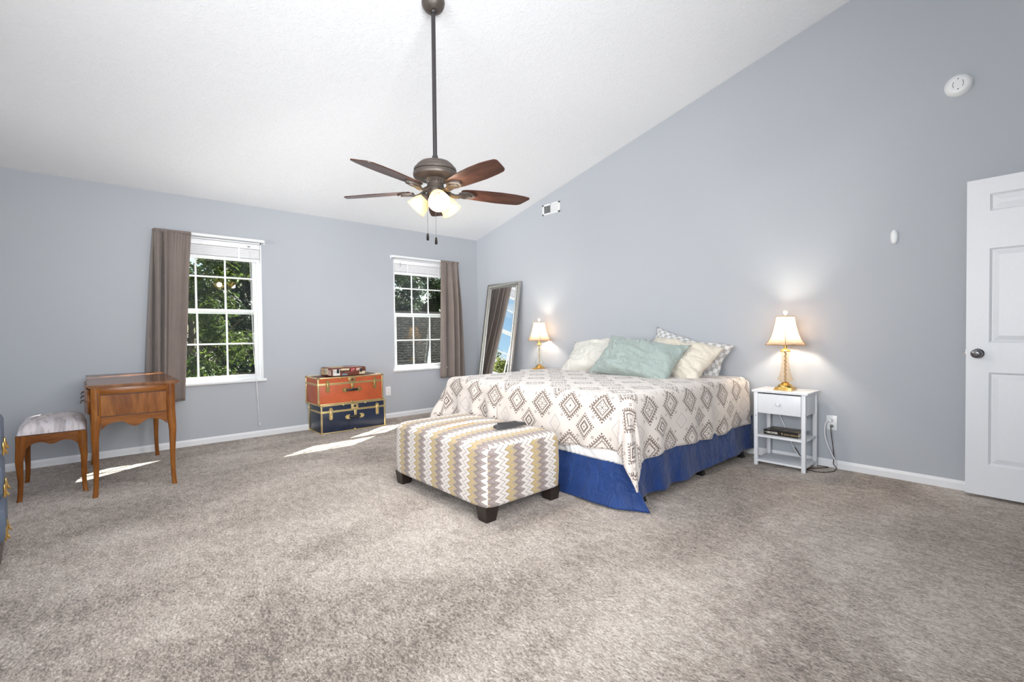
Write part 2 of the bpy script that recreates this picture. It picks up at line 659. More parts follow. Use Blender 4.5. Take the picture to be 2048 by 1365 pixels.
BEIGE = creased('beige_pillowcase', (0.66, 0.61, 0.52), 0.6, 500, 0.04, 0.25)
ESPR = plain('espresso_leg', (0.018, 0.011, 0.009), 0.35, nscale=25, var=0.3, bump=0.0)
BLKM = plain('black_metal', (0.012, 0.012, 0.014), 0.5, 0.3, bump=0.0)
NSW = plain('white_painted_wood', (0.76, 0.775, 0.80), 0.35, nscale=25, var=0.015, bump=0.0)
ORANGE = plain('burnt_orange_vinyl', (0.46, 0.095, 0.032), 0.42, nscale=7, var=0.16, bump=0.03)
MAROON = plain('maroon_vinyl', (0.10, 0.018, 0.016), 0.4, nscale=9, var=0.2, bump=0.02)
NAVY = plain('navy_vinyl', (0.018, 0.026, 0.052), 0.30, nscale=9, var=0.25, bump=0.03)
LEATH = plain('reddish_leather', (0.16, 0.048, 0.030), 0.45, nscale=30, var=0.3, bump=0.12)
BLKL = plain('black_leather', (0.014, 0.012, 0.012), 0.45, bump=0.05)
SILV = plain('brushed_pewter_frame', (0.50, 0.49, 0.46), 0.33, 0.85, nscale=60, var=0.1, bump=0.08)
MIRR = plain('mirror_silvering', (0.90, 0.92, 0.92), 0.0, 1.0, var=0.0, bump=0.0)
STOOLF = None
SHADE = mat_shade('cream_lamp_shade', (0.66, 0.50, 0.36), 0.34)
SHTRIM = plain('tan_shade_trim', (0.34, 0.21, 0.11), 0.7, bump=0.0)
CUTG = mat_clear_glass('amber_cut_glass', (0.97, 0.88, 0.76), 0.15)
CUTC = mat_clear_glass('clear_cut_glass', (0.94, 0.94, 0.92), 0.16)
FINIAL = plain('milk_glass_finial', (0.85, 0.84, 0.82), 0.3, bump=0.0)
CHROME = plain('dark_chrome_knob', (0.22, 0.21, 0.22), 0.22, 0.9, bump=0.0)
STEEL = plain('bright_steel', (0.7, 0.7, 0.7), 0.25, 1.0, bump=0.0)
CASEB = plain('slate_blue_case', (0.095, 0.125, 0.18), 0.55, nscale=200, var=0.15, bump=0.1)
TANB = plain('brown_case_trim', (0.10, 0.08, 0.07), 0.5, bump=0.05)
BULB = mat_emit('warm_bulb', (1.0, 0.85, 0.62), 6.0)
BARK = plain('tree_bark', (0.09, 0.07, 0.05), 0.9, nscale=8, var=0.4, bump=0.4, bdist=0.03)
BOUNCE = plain('pale_bounce_ground', (0.55, 0.53, 0.48), 0.9, nscale=3, var=0.4)  # unseen ground, toned pale to bounce sunlight up to the ceiling
SIDING = plain('neighbour_siding', (0.34, 0.33, 0.30), 0.8, nscale=4, var=0.1)
SHING = mat_shingle()
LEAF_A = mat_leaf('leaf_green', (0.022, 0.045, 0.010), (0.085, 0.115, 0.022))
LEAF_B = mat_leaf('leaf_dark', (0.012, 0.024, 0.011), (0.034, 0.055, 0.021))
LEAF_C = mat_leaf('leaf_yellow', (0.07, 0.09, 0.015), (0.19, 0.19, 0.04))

def _stool_fabric():
    k = M('mauve_grey_seat_fabric', rough=0.8, spec=0.15)
    v = k.coord('Object', scale=(1.2, 4.0, 1), rot=(0, 0, radians(12)))
    f = k.noise(v, 5.5, 4, 0.5, 0.8)
    k.color(k.ramp(f, [(0.30, (0.42, 0.38, 0.39)), (0.45, (0.56, 0.52, 0.53)), (0.55, (0.72, 0.65, 0.65)), (0.7, (0.61, 0.60, 0.65))]))
    k.bump(k.noise(k.coord('Object'), 400, 2), 0.1, 0.002)
    return k.m
STOOLF = _stool_fabric()

# ================================================================== ROOM SHELL
HC, SL = 2.485, 0.2424            # eave height, ceiling slope along x
RX, RY = 6.20, -6.50              # far (unseen) wall faces
W1Y, W2Y, WZ = (-3.872, -2.957), (-1.383, -0.468), (0.615, 2.09)
def ceil_z(x):
    return HC+SL*x

m = MB(); m.box2((-0.12, RY-0.12, -0.10), (RX+0.12, 0.12, 0.0))
struct(m.obj('floor', CARPET, smooth=False), 'beige brown cut pile carpet covering the whole floor', 'floor')

m = MB()
T = 0.14
ys = [RY-T, W1Y[0], W1Y[1], W2Y[0], W2Y[1], T]
for i in range(5):
    lo, hi = ys[i], ys[i+1]
    if i in (1, 3):
        m.box2((-T, lo, 0), (0, hi, WZ[0])); m.box2((-T, lo, WZ[1]), (0, hi, HC))
    else:
        m.box2((-T, lo, 0), (0, hi, HC))
struct(m.obj('wall_left', WALL, smooth=False), 'blue grey low wall with the two windows', 'wall')

def gable(y0, y1, holes=()):
    m = MB()
    xs = sorted({-T, RX+T, *[h[0] for h in holes], *[h[1] for h in holes]})
    for a, b in zip(xs, xs[1:]):
        spans = [(0, None)]
        for h in holes:
            if h[0] <= a and b <= h[1]:
                spans = [(0, h[2]), (h[3], None)]
        for z0, z1 in spans:
            za, zb = (ceil_z(a), ceil_z(b)) if z1 is None else (z1, z1)
            m.prism([(a, z0), (b, z0), (b, zb), (a, za)], lambda p, q, d: (p, d, q), y0, y1)
    return m
struct(gable(0.0, T).obj('wall_back', WALL, smooth=False), 'tall blue grey gable wall behind the bed', 'wall')
HW = ((1.05, 2.95, 0.80, 2.30), (3.95, 5.85, 0.80, 2.30))
struct(gable(RY-T, RY, HW).obj('wall_front', WALL, smooth=False), 'blue grey gable wall facing the bed', 'wall')
m = MB()
DOORO = (-1.00, -0.17, 2.07)
HWR = (-5.05, -3.15, 0.95, 2.45)
ys = [RY-T, HWR[0], HWR[1], DOORO[0], DOORO[1], T]
for i in range(5):
    lo, hi = ys[i], ys[i+1]
    if i == 1:
        m.box2((RX, lo, 0), (RX+T, hi, HWR[2])); m.box2((RX, lo, HWR[3]), (RX+T, hi, ceil_z(RX)))
    elif i == 3:
        m.box2((RX, lo, DOORO[2]), (RX+T, hi, ceil_z(RX)))
    else:
        m.box2((RX, lo, 0), (RX+T, hi, ceil_z(RX)))
struct(m.obj('wall_right', WALL, smooth=False), 'blue grey wall with the doorway', 'wall')
m = MB()
m.prism([(-0.5, ceil_z(-0.5)), (RX+T, ceil_z(RX+T)), (RX+T, ceil_z(RX+T)+0.15), (-0.5, ceil_z(-0.5)+0.15)], lambda p, q, d: (p, d, q), RY-0.3, 0.3)
struct(m.obj('ceiling', CEIL, smooth=False), 'white textured vaulted ceiling rising from the window wall', 'ceiling')
# hallway behind the doorway, closed
m = MB()
m.box2((RX+T, -1.6, -0.05), (RX+1.6, 0.3, 0)); m.box2((RX+1.6, -1.6, 0), (RX+1.7, 0.3, 2.4)); m.box2((RX+T, -1.7, 0), (RX+1.7, -1.6, 2.4))
m.box2((RX+T, 0.3, 0), (RX+1.7, 0.4, 2.4)); m.box2((RX+T, -1.7, 2.4), (RX+1.7, 0.4, 2.5))
struct(m.obj('wall_hallway', WALL, smooth=False), 'hallway beyond the doorway', 'wall')

def baseboard(name, a, b, nrm, label):
    a, b, nrm = Vector(a), Vector(b), Vector(nrm)
    prof = [(0, 0), (0.013, 0), (0.013, 0.044), (0.009, 0.052), (0.006, 0.060), (0.003, 0.064), (0, 0.064)]
    m = MB()
    m.prism(prof, lambda p, q, d: a+(b-a)*d+nrm*p+Vector((0, 0, q)), 0, 1)
    return struct(m.obj(name, TRIM, angle=20), label, 'baseboard')
baseboard('baseboard_left', (0, RY, 0), (0, 0, 0), (1, 0, 0), 'white baseboard along the window wall')
baseboard('baseboard_back', (0, 0, 0), (RX, 0, 0), (0, -1, 0), 'white baseboard along the wall behind the bed')
baseboard('baseboard_front', (RX, RY, 0), (0, RY, 0), (0, 1, 0), 'white baseboard along the wall facing the bed')

# ------------------------------------------------------------------ windows
def frame_rect(m, x0, x1, y0, y1, z0, z1, w, bev=0.004):
    m.box2((x0, y0, z0), (x1, y0+w, z1), bev); m.box2((x0, y1-w, z0), (x1, y1, z1), bev)
    m.box2((x0, y0+w, z0), (x1, y1-w, z0+w), bev); m.box2((x0, y0+w, z1-w), (x1, y1-w, z1), bev)

def window(n, Y, label):
    y0, y1 = Y
    root = struct(bpy.data.objects.new('window_%d' % n, None), label, 'window')
    col.objects.link(root)
    root.location = (0, (y0+y1)/2, WZ[0])
    h = (y1-y0)/2
    Hh = WZ[1]-WZ[0]
    m = MB()     # jamb and outer vinyl frame
    frame_rect(m, -0.137, -0.04, -h, h, 0, Hh, 0.034)
    m.box2((-0.04, -h, 0), (-0.002, -h+0.012, Hh)); m.box2((-0.04, h-0.012, 0), (-0.002, h, Hh))
    m.box2((-0.04, -h, Hh-0.012), (-0.002, h, Hh))
    m.obj('frame', VINYL, root)
    m = MB()     # stool / sill with rounded nose
    prof = [(-0.04, 0.0), (-0.04, 0.014), (0.028, 0.014), (0.036, 0.009), (0.038, 0.0), (0.036, -0.010), (0.028, -0.018), (0.0, -0.018), (0.0, 0.0)]
    prof = [(-0.04, -0.002), (-0.04, 0.014), (0.028, 0.014), (0.036, 0.008), (0.038, -0.002), (0.034, -0.014), (0.024, -0.018), (0.001, -0.018), (0.001, -0.002)]
    m.prism(prof, lambda p, q, d: (p, d, q), -h-0.022, h+0.022)
    m.obj('sill', VINYL, root, angle=60)
    # two sashes, each with stiles, rails, muntins and one sheet of glass
    sw = 0.032
    zm = 1.338-WZ[0]
    for nm, xc, za, zb in (('upper_sash', -0.105, zm-0.012, Hh-0.034), ('lower_sash', -0.068, 0.030, zm+0.036)):
        m = MB()
        a, b = -h+0.034, h-0.034
        frame_rect(m, xc-0.016, xc+0.016, a, b, za, zb, sw)
        s = m.obj(nm, VINYL, root)
        m = MB()
        gw = (b-a-2*sw)/3
        for k in (1, 2):
            yy = a+sw+gw*k
            m.box2((xc-0.006, yy-0.0085, za+sw), (xc+0.006, yy+0.0085, zb-sw), 0.003)
        zz = (za+zb)/2 if nm == 'lower_sash' else 1.711-WZ[0]
        m.box2((xc-0.0065, a+sw, zz-0.0085), (xc+0.0065, b-sw, zz+0.0085), 0.003)
        m.obj('muntin_grid', VINYL, s)
        m = MB()
        m.box2((xc-0.002, a+sw-0.004, za+sw-0.004), (xc+0.002, b-sw+0.004, zb-sw+0.004))
        m.obj('pane', PANE, s, smooth=False)
    return root
window(1, W1Y, 'white double hung window with grid panes showing sunlit trees, taupe curtain at its left')
window(2, W2Y, 'white double hung window with grid panes showing a shingled roof, beside the room corner')
def added_window(n, lo, hi, label):  # invented windows added in the unseen walls to frame the fill lamps
    m = MB()
    (x0, y0, z0), (x1, y1, z1) = lo, hi
    for z in (z0, z1-0.05):
        m.box2((x0, y0, z), (x1, y1, z+0.05))
    if x1-x0 > y1-y0:
        for x in (x0, (x0+x1)/2-0.03, x1-0.05):
            m.box2((x, y0, z0), (x+0.05, y1, z1))
    else:
        for y in (y0, (y0+y1)/2-0.03, y1-0.05):
            m.box2((x0, y, z0), (x1, y+0.05, z1))
    struct(m.obj('window_%d' % n, VINYL, smooth=False), label, 'window')
added_window(3, (HW[0][0], RY-0.12, HW[0][2]), (HW[0][1], RY-0.06, HW[0][3]), 'added unseen window for fill light, in the wall facing the bed, nearer the window wall')
added_window(4, (HW[1][0], RY-0.12, HW[1][2]), (HW[1][1], RY-0.06, HW[1][3]), 'added unseen window for fill light, in the wall facing the bed, nearer the doorway')
added_window(5, (RX+0.06, HWR[0], HWR[2]), (RX+0.12, HWR[1], HWR[3]), 'added unseen window for fill light, in the doorway wall behind the camera')

# ------------------------------------------------------------------ mini blinds, drawn up
def blind(Y, label, cords):
    y0, y1 = Y[0]+0.014, Y[1]-0.014
    t = thing('window_blind', label, 'blind', (-0.02, (y0+y1)/2, WZ[1]-0.016), group='mini blinds drawn up in the windows')
    h = (y1-y0)/2
    m = MB(); m.box2((-0.020, -h, -0.052), (0.020, h, 0.0), 0.003); m.obj('headrail', BLINDW, t)
    m = MB()
    for k in range(13):
        z = -0.060-k*0.0075
        m.box((0.0015*(k % 3), 0, z), (0.027, 2*h-0.006, 0.0064), 0.002, 1)
    m.obj('slat_stack', BLINDW, t, smooth=False)
    m = MB(); m.box2((-0.016, -h+0.002, -0.190), (0.016, h-0.002, -0.158), 0.004); m.obj('bottom_rail', BLINDW, t)
    for s in (-0.55, 0.55):
        m = MB(); m.box((0.0145, h*s, -0.105), (0.002, 0.016, 0.11)); m.obj('ladder_tape', BLINDW, t, smooth=False)
    if cords:
        m = MB(); m.box((0.026, 0.335, -0.03), (0.014, 0.024, 0.008), 0.002); m.obj('cord_clip', GREYP, t)
        m = MB()
        zt = t.location.z
        for dy, zb, kk in ((0.0, 0.13-zt, 0.06), (0.012, 0.30-zt, 0.04)):
            pts = []
            for i in range(25):
                f = i/24
                z = -0.034+(zb+0.034)*f
                x = 0.034+0.036*min(1, f*2.2)-0.012*max(0, f-0.7)
                pts.append((x, 0.335+dy+kk*f*f+0.004*sin(f*9+dy*50), z))
            m.tube(pts, 0.0022, 6)
        m.obj('lift_cord', CORDW, t)
        m = MB(); m.lathe([(0.002, 0.03), (0.006, 0.02), (0.007, 0.0), (0.003, -0.004)], (0.0664, 0.399, 0.13-zt), 10); m.obj('cord_tassel', CORDW, t)
    else:
        m = MB(); m.tube([(0.026, -0.36, -0.03), (0.03, -0.36, -0.09)], 0.003, 6); m.obj('tilt_stub', GREYP, t)
    return t
blind(W1Y, 'raised white mini blind with long cord, in the window beside the desk', True)
blind(W2Y, 'raised white mini blind in the window beside the mirror corner', False)

# ------------------------------------------------------------------ curtain rods and curtains
def rod(yA, yB, label):
    yc = (yA+yB)/2
    t = thing('curtain_rod', label, 'curtain rod', (0, yc, 2.106), group='flat white curtain rods')
    h = (yB-yA)/2
    R = 0.022
    path = [(0.004, -h)]
    for k in range(7):
        a = k/6*pi/2
        path.append((0.058-R+R*sin(a), -h+R-R*cos(a)))
    for k in range(7):
        a = k/6*pi/2
        path.append((0.058-R+R*cos(a), h-R+R*sin(a)))
    path.append((0.004, h))
    m = MB()
    def f(u, v):
        i = u*(len(path)-1)
        i0 = min(int(i), len(path)-2)
        fr = i-i0
        p, q = path[i0], path[i0+1]
        return (p[0]+(q[0]-p[0])*fr, p[1]+(q[1]-p[1])*fr, -0.015+0.030*v)
    m.grid(f, len(path)-1, 2)
    solid(m.obj('bar', VINYL, t), 0.004)
    for s in (-1, 1):
        m = MB(); m.box((0.003, s*h, 0), (0.006, 0.020, 0.045), 0.002); m.obj('bracket', VINYL, t)
    return t
rod(-3.892, -2.925, 'flat white curtain rod over the window beside the desk')
rod(-1.418, -0.385, 'flat white curtain rod over the window near the mirror')

def curtain(fn_top, fn_bot, z_top, z_bot, folds, label, seed, loc):
    """fn_top/fn_bot: s -> (x, y) of header and hem lines, s in 0..1"""
    t = thing('window_curtain', label, 'curtain', loc, group='taupe curtain panels')
    L = Vector(loc)
    m = MB()
    NU, NV = 150, 44
    def f(u, v):
        a, b = fn_top(u), fn_bot(u)
        k = v**0.85
        x, y = a[0]+(b[0]-a[0])*k, a[1]+(b[1]-a[1])*k
        amp = folds(u)*2.1*(0.25+0.75*min(1, v*2.5))
        gather = 0.004*sin(u*95)*(1-min(1, v*6))
        n = noise.noise(Vector((u*5, v*2.2, seed)))*0.012*min(1, v*3)
        wr = noise.noise(Vector((u*22, v*3.0, seed+5)))*0.0035
        z = z_top+(z_bot-z_top)*v
        if v < 0.03:
            z += 0.0
        return Vector((max(x+amp+gather+n+wr, 0.044 if v < 0.15 else 0.016), y, z))-L
    m.grid(f, NU, NV)
    o = m.obj('cloth', CURT, t, angle=180)
    solid(o, 0.003)
    # rod pocket: the header sleeve wrapped over the bar
    m = MB()
    def g(u, v):
        a = fn_top(u)
        ang = pi*v
        ga = 0.003*sin(u*95)
        return Vector((a[0]-0.006+ (0.010+ga)*cos(ang)*1.0, a[1], z_top-0.012+0.026*sin(ang)))-L
    m.grid(g, NU, 6)
    solid(m.obj('header', CURT, t, angle=180), 0.002)
    return t

def c1_top(s):
    # flat front then gathered round the bar's left end
    if s < 0.22:
        k = s/0.22
        return (0.006+0.058*sin(k*pi/2), -3.902+0.010*k)
    return (0.070, -3.892+(s-0.22)/0.78*0.292)
def c1_bot(s):
    return (0.052+0.040*sin(s*pi), -4.000+s*0.325)
def c1_fold(s):
    g = 0.0
    for c, w, a in ((0.08, 0.045, 0.034), (0.205, 0.016, -0.055), (0.31, 0.045, 0.040), (0.40, 0.012, -0.055), (0.46, 0.03, 0.030), (0.56, 0.05, 0.012), (0.70, 0.09, 0.004), (0.90, 0.05, -0.010)):
        g += a*math.exp(-((s-c)/w)**2)
    return g
curtain(c1_top, c1_bot, 2.108, 0.465, c1_fold, 'taupe curtain hanging behind the wooden desk', 1.3, (0, -3.80, 0.465))
def c2_top(s):
    if s > 0.80:
        k = (s-0.80)/0.20
        return (0.070-0.062*sin(k*pi/2), -0.385+0.008*k)
    return (0.070, -0.690+s/0.80*0.305)
def c2_bot(s):
    return (0.055+0.035*sin(s*pi), -0.715+s*0.425)
def c2_fold(s):
    g = 0.0
    for c, w, a in ((0.12, 0.10, 0.008), (0.30, 0.05, -0.030), (0.43, 0.05, 0.030), (0.54, 0.035, -0.016), (0.66, 0.05, 0.028), (0.80, 0.04, -0.030), (0.92, 0.05, 0.024)):
        g += a*math.exp(-((s-c)/w)**2)
    return g
curtain(c2_top, c2_bot, 2.108, 0.475, c2_fold, 'taupe curtain hanging beside the leaning mirror', 4.1, (0, -0.52, 0.475))

# ------------------------------------------------------------------ door, opened back against the wall
DA = radians(-3.05)
dr = struct(bpy.data.objects.new('door_1', None), 'white six panel door standing open against the wall', 'door')
col.objects.link(dr)
dr.location = (5.334, -0.1184, 0.02)
dr.rotation_euler = (0, 0, DA)
DW, DH, DT = 0.80, 2.03, 0.035
m = MB()
xs = [0, 0.106, 0.352, 0.448, 0.694, DW]
zs = [0, 0.200, 0.795, 0.985, 1.585, 1.820, 1.930, DH]
panels_z = {1, 3, 5}
def v3(x, z, y=0.0):
    return m.bm.verts.new((x, y, z))
for i in range(5):
    for j in range(7):
        x0, x1, z0, z1 = xs[i], xs[i+1], zs[j], zs[j+1]
        if i in (1, 3) and j in panels_z:
            rings = []
            for ins, dep in ((0, 0), (0.012, 0.011), (0.016, 0.011), (0.044, 0.003), (0.05, 0.003)):
                rings.append([v3(x0+ins, z0+ins, dep), v3(x1-ins, z0+ins, dep), v3(x1-ins, z1-ins, dep), v3(x0+ins, z1-ins, dep)])
            for A, B in zip(rings, rings[1:]):
                m.bridge(A, B)
            m.bm.faces.new(rings[-1])
        else:
            m.bm.faces.new((v3(x0, z0), v3(x1, z0), v3(x1, z1), v3(x0, z1)))
bmesh.ops.remove_doubles(m.bm, verts=m.bm.verts[:], dist=1e-5)
m.quad((0, 0, 0), (0, DT, 0), (0, DT, DH), (0, 0, DH)); m.quad((DW, 0, 0), (DW, DT, 0), (DW, DT, DH), (DW, 0, DH))
m.quad((0, DT, 0), (DW, DT, 0), (DW, DT, DH), (0, DT, DH)); m.quad((0, 0, DH), (DW, 0, DH), (DW, DT, DH), (0, DT, DH))
m.quad((0, 0, 0), (DW, 0, 0), (DW, DT, 0), (0, DT, 0))
bmesh.ops.remove_doubles(m.bm, verts=m.bm.verts[:], dist=1e-5)
m.obj('leaf', DOORW, dr, angle=15)
m = MB()
m.lathe([(0.031, 0.0), (0.031, 0.004), (0.026, 0.009), (0.012, 0.012), (0.011, 0.030), (0.018, 0.036), (0.027, 0.046), (0.029, 0.056), (0.026, 0.064), (0.017, 0.069), (0.006, 0.070)], (0.056, 0, 0.915), 28, (0, -1, 0))
kn = m.obj('door_knob', CHROME, dr)
m = MB(); m.lathe([(0.008, 0.0695), (0.008, 0.0715), (0.0035, 0.0715), (0.003, 0.070)], (0.056, 0, 0.915), 14, (0, -1, 0)); m.obj('keyhole', DARK, kn)
m = MB(); m.box((-0.001, DT/2, 0.915), (0.002, 0.024, 0.056), 0.0008); m.prism([(0, -0.012), (0.011, 0.0), (0.011, 0.012), (0, 0.012)], lambda p, q, d: (-p-0.001, DT/2+q*0.6, 0.915+d), -0.009, 0.009); m.obj('latch', STEEL, dr)
for z in (0.25, 1.05, 1.80):
    m = MB(); m.cyl((DW+0.004, -0.004, z-0.045), (DW+0.004, -0.004, z+0.045), 0.006, n=10); m.obj('hinge', STEEL, dr)
# ================================================================== OUTDOORS
GRASS = plain('lawn_grass', (0.035, 0.06, 0.018), 0.95, nscale=3, var=0.4)
m = MB(); m.box2((-60, -50, -3.2), (-6.0, 60, -3.0)); struct(m.obj('ground_lawn', GRASS, smooth=False), 'dark green lawn under the trees outside', 'ground')
m = MB(); m.box2((-6.0, -50, -3.2), (-0.6, 60, -3.0)); struct(m.obj('ground_outside', BOUNCE, smooth=False), 'unseen ground outside below the windows, toned pale to bounce light indoors', 'ground')

def tree_meshes(seed, leaf, n, rad, height, lsz):
    rnd = random.Random(seed)
    root = bpy.data.objects.new('tree', None)
    col.objects.link(root)
    m = MB()
    m.tube([(0, 0, 0), (0.05, 0.03, height*0.3), (-0.04, 0.06, height*0.55), (0.05, 0, height*0.8)], lambda f: 0.17*(1-f*0.75), 10)
    for k in range(11):
        a = rnd.uniform(0, 2*pi)
        z = height*rnd.uniform(0.25, 0.65)
        l = rad*rnd.uniform(0.5, 0.85)
        m.tube([(0, 0, z), (cos(a)*l*0.5, sin(a)*l*0.5, z+l*0.3), (cos(a)*l, sin(a)*l, z+l*0.75)], lambda f: 0.055*(1-f*0.85), 6)
    m.obj('trunk', BARK, root)
    m = MB()
    clumps = []
    for k in range(38):
        a, el = rnd.uniform(0, 2*pi), rnd.uniform(-0.75, 1.0)
        rr = rad*rnd.uniform(0.35, 0.95)
        clumps.append((Vector((cos(a)*rr*sqrt(1-min(1, el*el)*0.7), sin(a)*rr*sqrt(1-min(1, el*el)*0.7), height*0.58+el*height*0.40)), rad*rnd.uniform(0.20, 0.40)))
    for k in range(n):
        c, r = rnd.choice(clumps)
        d = Vector((rnd.gauss(0, 1), rnd.gauss(0, 1), rnd.gauss(0, 0.75)))
        d.normalize()
        p = c+d*r*rnd.uniform(0.45, 1.0)
        nrm = (d+Vector((rnd.gauss(0, .6), rnd.gauss(0, .6), rnd.gauss(0, .6)+0.4))).normalized()
        t = nrm.orthogonal().normalized()
        t.rotate(Matrix.Rotation(rnd.uniform(0, 2*pi), 3, nrm))
        b = nrm.cross(t)
        s = lsz*rnd.uniform(0.6, 1.25)
        m.quad(p-t*s, p+b*s*0.45+nrm*s*0.12, p+t*s, p-b*s*0.45+nrm*s*0.12)
    o = m.obj('crown', leaf, root, smooth=False, recalc=False)
    o['kind'] = 'stuff'
    return root
TA = tree_meshes(3, LEAF_A, 14000, 1.9, 7.6, 0.080)
TB = tree_meshes(5, LEAF_B, 20000, 2.3, 9.0, 0.10)
TC = tree_meshes(9, LEAF_C, 7000, 1.5, 6.0, 0.08)
spots = [
    (TA, (-9.6, -2.3, -3.0), 0.95, 'sunlit green tree filling the left of the view in the window beside the desk', 0.2),
    (TC, (-6.3, -0.75, -3.0), 0.62, 'small yellow green tree at the right edge of the desk window view', 2.2),
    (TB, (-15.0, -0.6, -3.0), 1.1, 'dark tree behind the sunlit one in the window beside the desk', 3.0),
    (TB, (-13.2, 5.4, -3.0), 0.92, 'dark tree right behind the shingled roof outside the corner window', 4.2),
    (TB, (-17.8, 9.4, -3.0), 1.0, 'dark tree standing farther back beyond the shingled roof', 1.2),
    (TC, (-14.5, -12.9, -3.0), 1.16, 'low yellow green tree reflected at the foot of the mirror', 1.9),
]
used = set()
for src, loc, sc, lab, rz in spots:
    o = src if src not in used else copy_tree(src)
    used.add(src)
    o.location = loc
    o.scale = (sc, sc, sc)
    o.rotation_euler = (0, 0, rz)
    tag(o, lab, 'tree', 'trees outside the windows')
# neighbouring shingled roof
nh = thing('neighbour_house', 'grey shingled roof of a building outside the corner window', 'building', (-6.2, 3.2, -3.0))
m = MB(); m.box2((-4.4, -1.6, 0), (-0.2, 2.6, 2.6)); m.obj('wall', SIDING, nh, smooth=False)
m = MB(); m.prism([(0.25, 2.35), (-2.2, 4.70), (-4.6, 2.45), (-4.6, 2.58), (-2.2, 4.85), (0.25, 2.50)], lambda p, q, d: (p, d, q), -1.9, 2.9); m.obj('roof', SHING, nh, smooth=False)
m = MB(); m.box2((0.22, -1.95, 2.28), (0.34, 2.95, 2.42), 0.02); m.obj('gutter', VINYL, nh)

# ================================================================== CEILING FAN
FX, FY = 3.04, -2.70
FZ = ceil_z(FX)
fan = thing('ceiling_fan', 'dark bronze ceiling fan with five walnut blades hanging on a long rod', 'ceiling fan', (FX, FY, 0))
m = MB()
nrm = Vector((SL, 0, -1)).normalized()
m.lathe([(0.071, 0.0), (0.073, 0.006), (0.070, 0.012), (0.073, 0.020), (0.070, 0.030), (0.062, 0.048), (0.046, 0.064), (0.026, 0.072), (0.020, 0.070)], Vector((0, 0, FZ))-nrm*0.004, 36, nrm)
m.obj('canopy', BRONZE, fan)
m = MB(); m.lathe([(0.0135, 2.225), (0.0135, FZ-0.05)], n=16)
dr_ = m.obj('downrod', RODM, fan)
m = MB(); m.lathe([(0.0185, 2.215), (0.0185, 2.238), (0.015, 2.245)], n=16); m.obj('coupling', RODM, dr_)
m = MB(); m.lathe([(0.016, FZ-0.072-0.0), (0.022, FZ-0.062), (0.018, FZ-0.05)], n=16); m.obj('hanger_ball', RODM, dr_)
m = MB()
m.lathe([(0.02, 2.214), (0.060, 2.209), (0.098, 2.194), (0.117, 2.177), (0.121, 2.168), (0.120, 2.164), (0.128, 2.163), (0.134, 2.157), (0.137, 2.146), (0.136, 2.139), (0.129, 2.136), (0.136, 2.133), (0.140, 2.127), (0.141, 2.114), (0.138, 2.104), (0.128, 2.098), (0.090, 2.091), (0.05, 2.086)], n=56)
m.obj('motor_housing', BRONZE, fan)
m = MB()
m.lathe([(0.072, 2.090), (0.066, 2.084), (0.054, 2.076), (0.047, 2.066), (0.047, 2.060), (0.053, 2.056), (0.054, 2.050)], n=40)
for k in range(20):
    a = 2*pi*k/20
    m.tube([(0.064*cos(a), 0.064*sin(a), 2.086), (0.055*cos(a), 0.055*sin(a), 2.075), (0.049*cos(a), 0.049*sin(a), 2.063)], 0.0042, 6)
m.obj('flywheel_cover', BRONZE, fan)
m = MB()
m.lathe([(0.045, 2.056), (0.053, 2.053), (0.056, 2.042), (0.052, 2.036), (0.056, 2.031), (0.056, 2.004), (0.051, 1.995), (0.044, 1.990), (0.044, 1.982), (0.030, 1.974), (0.018, 1.968), (0.010, 1.956)], n=36)
m.obj('switch_housing', BRONZE, fan)
PITCHB = radians(11)
bladeM = ironM = None
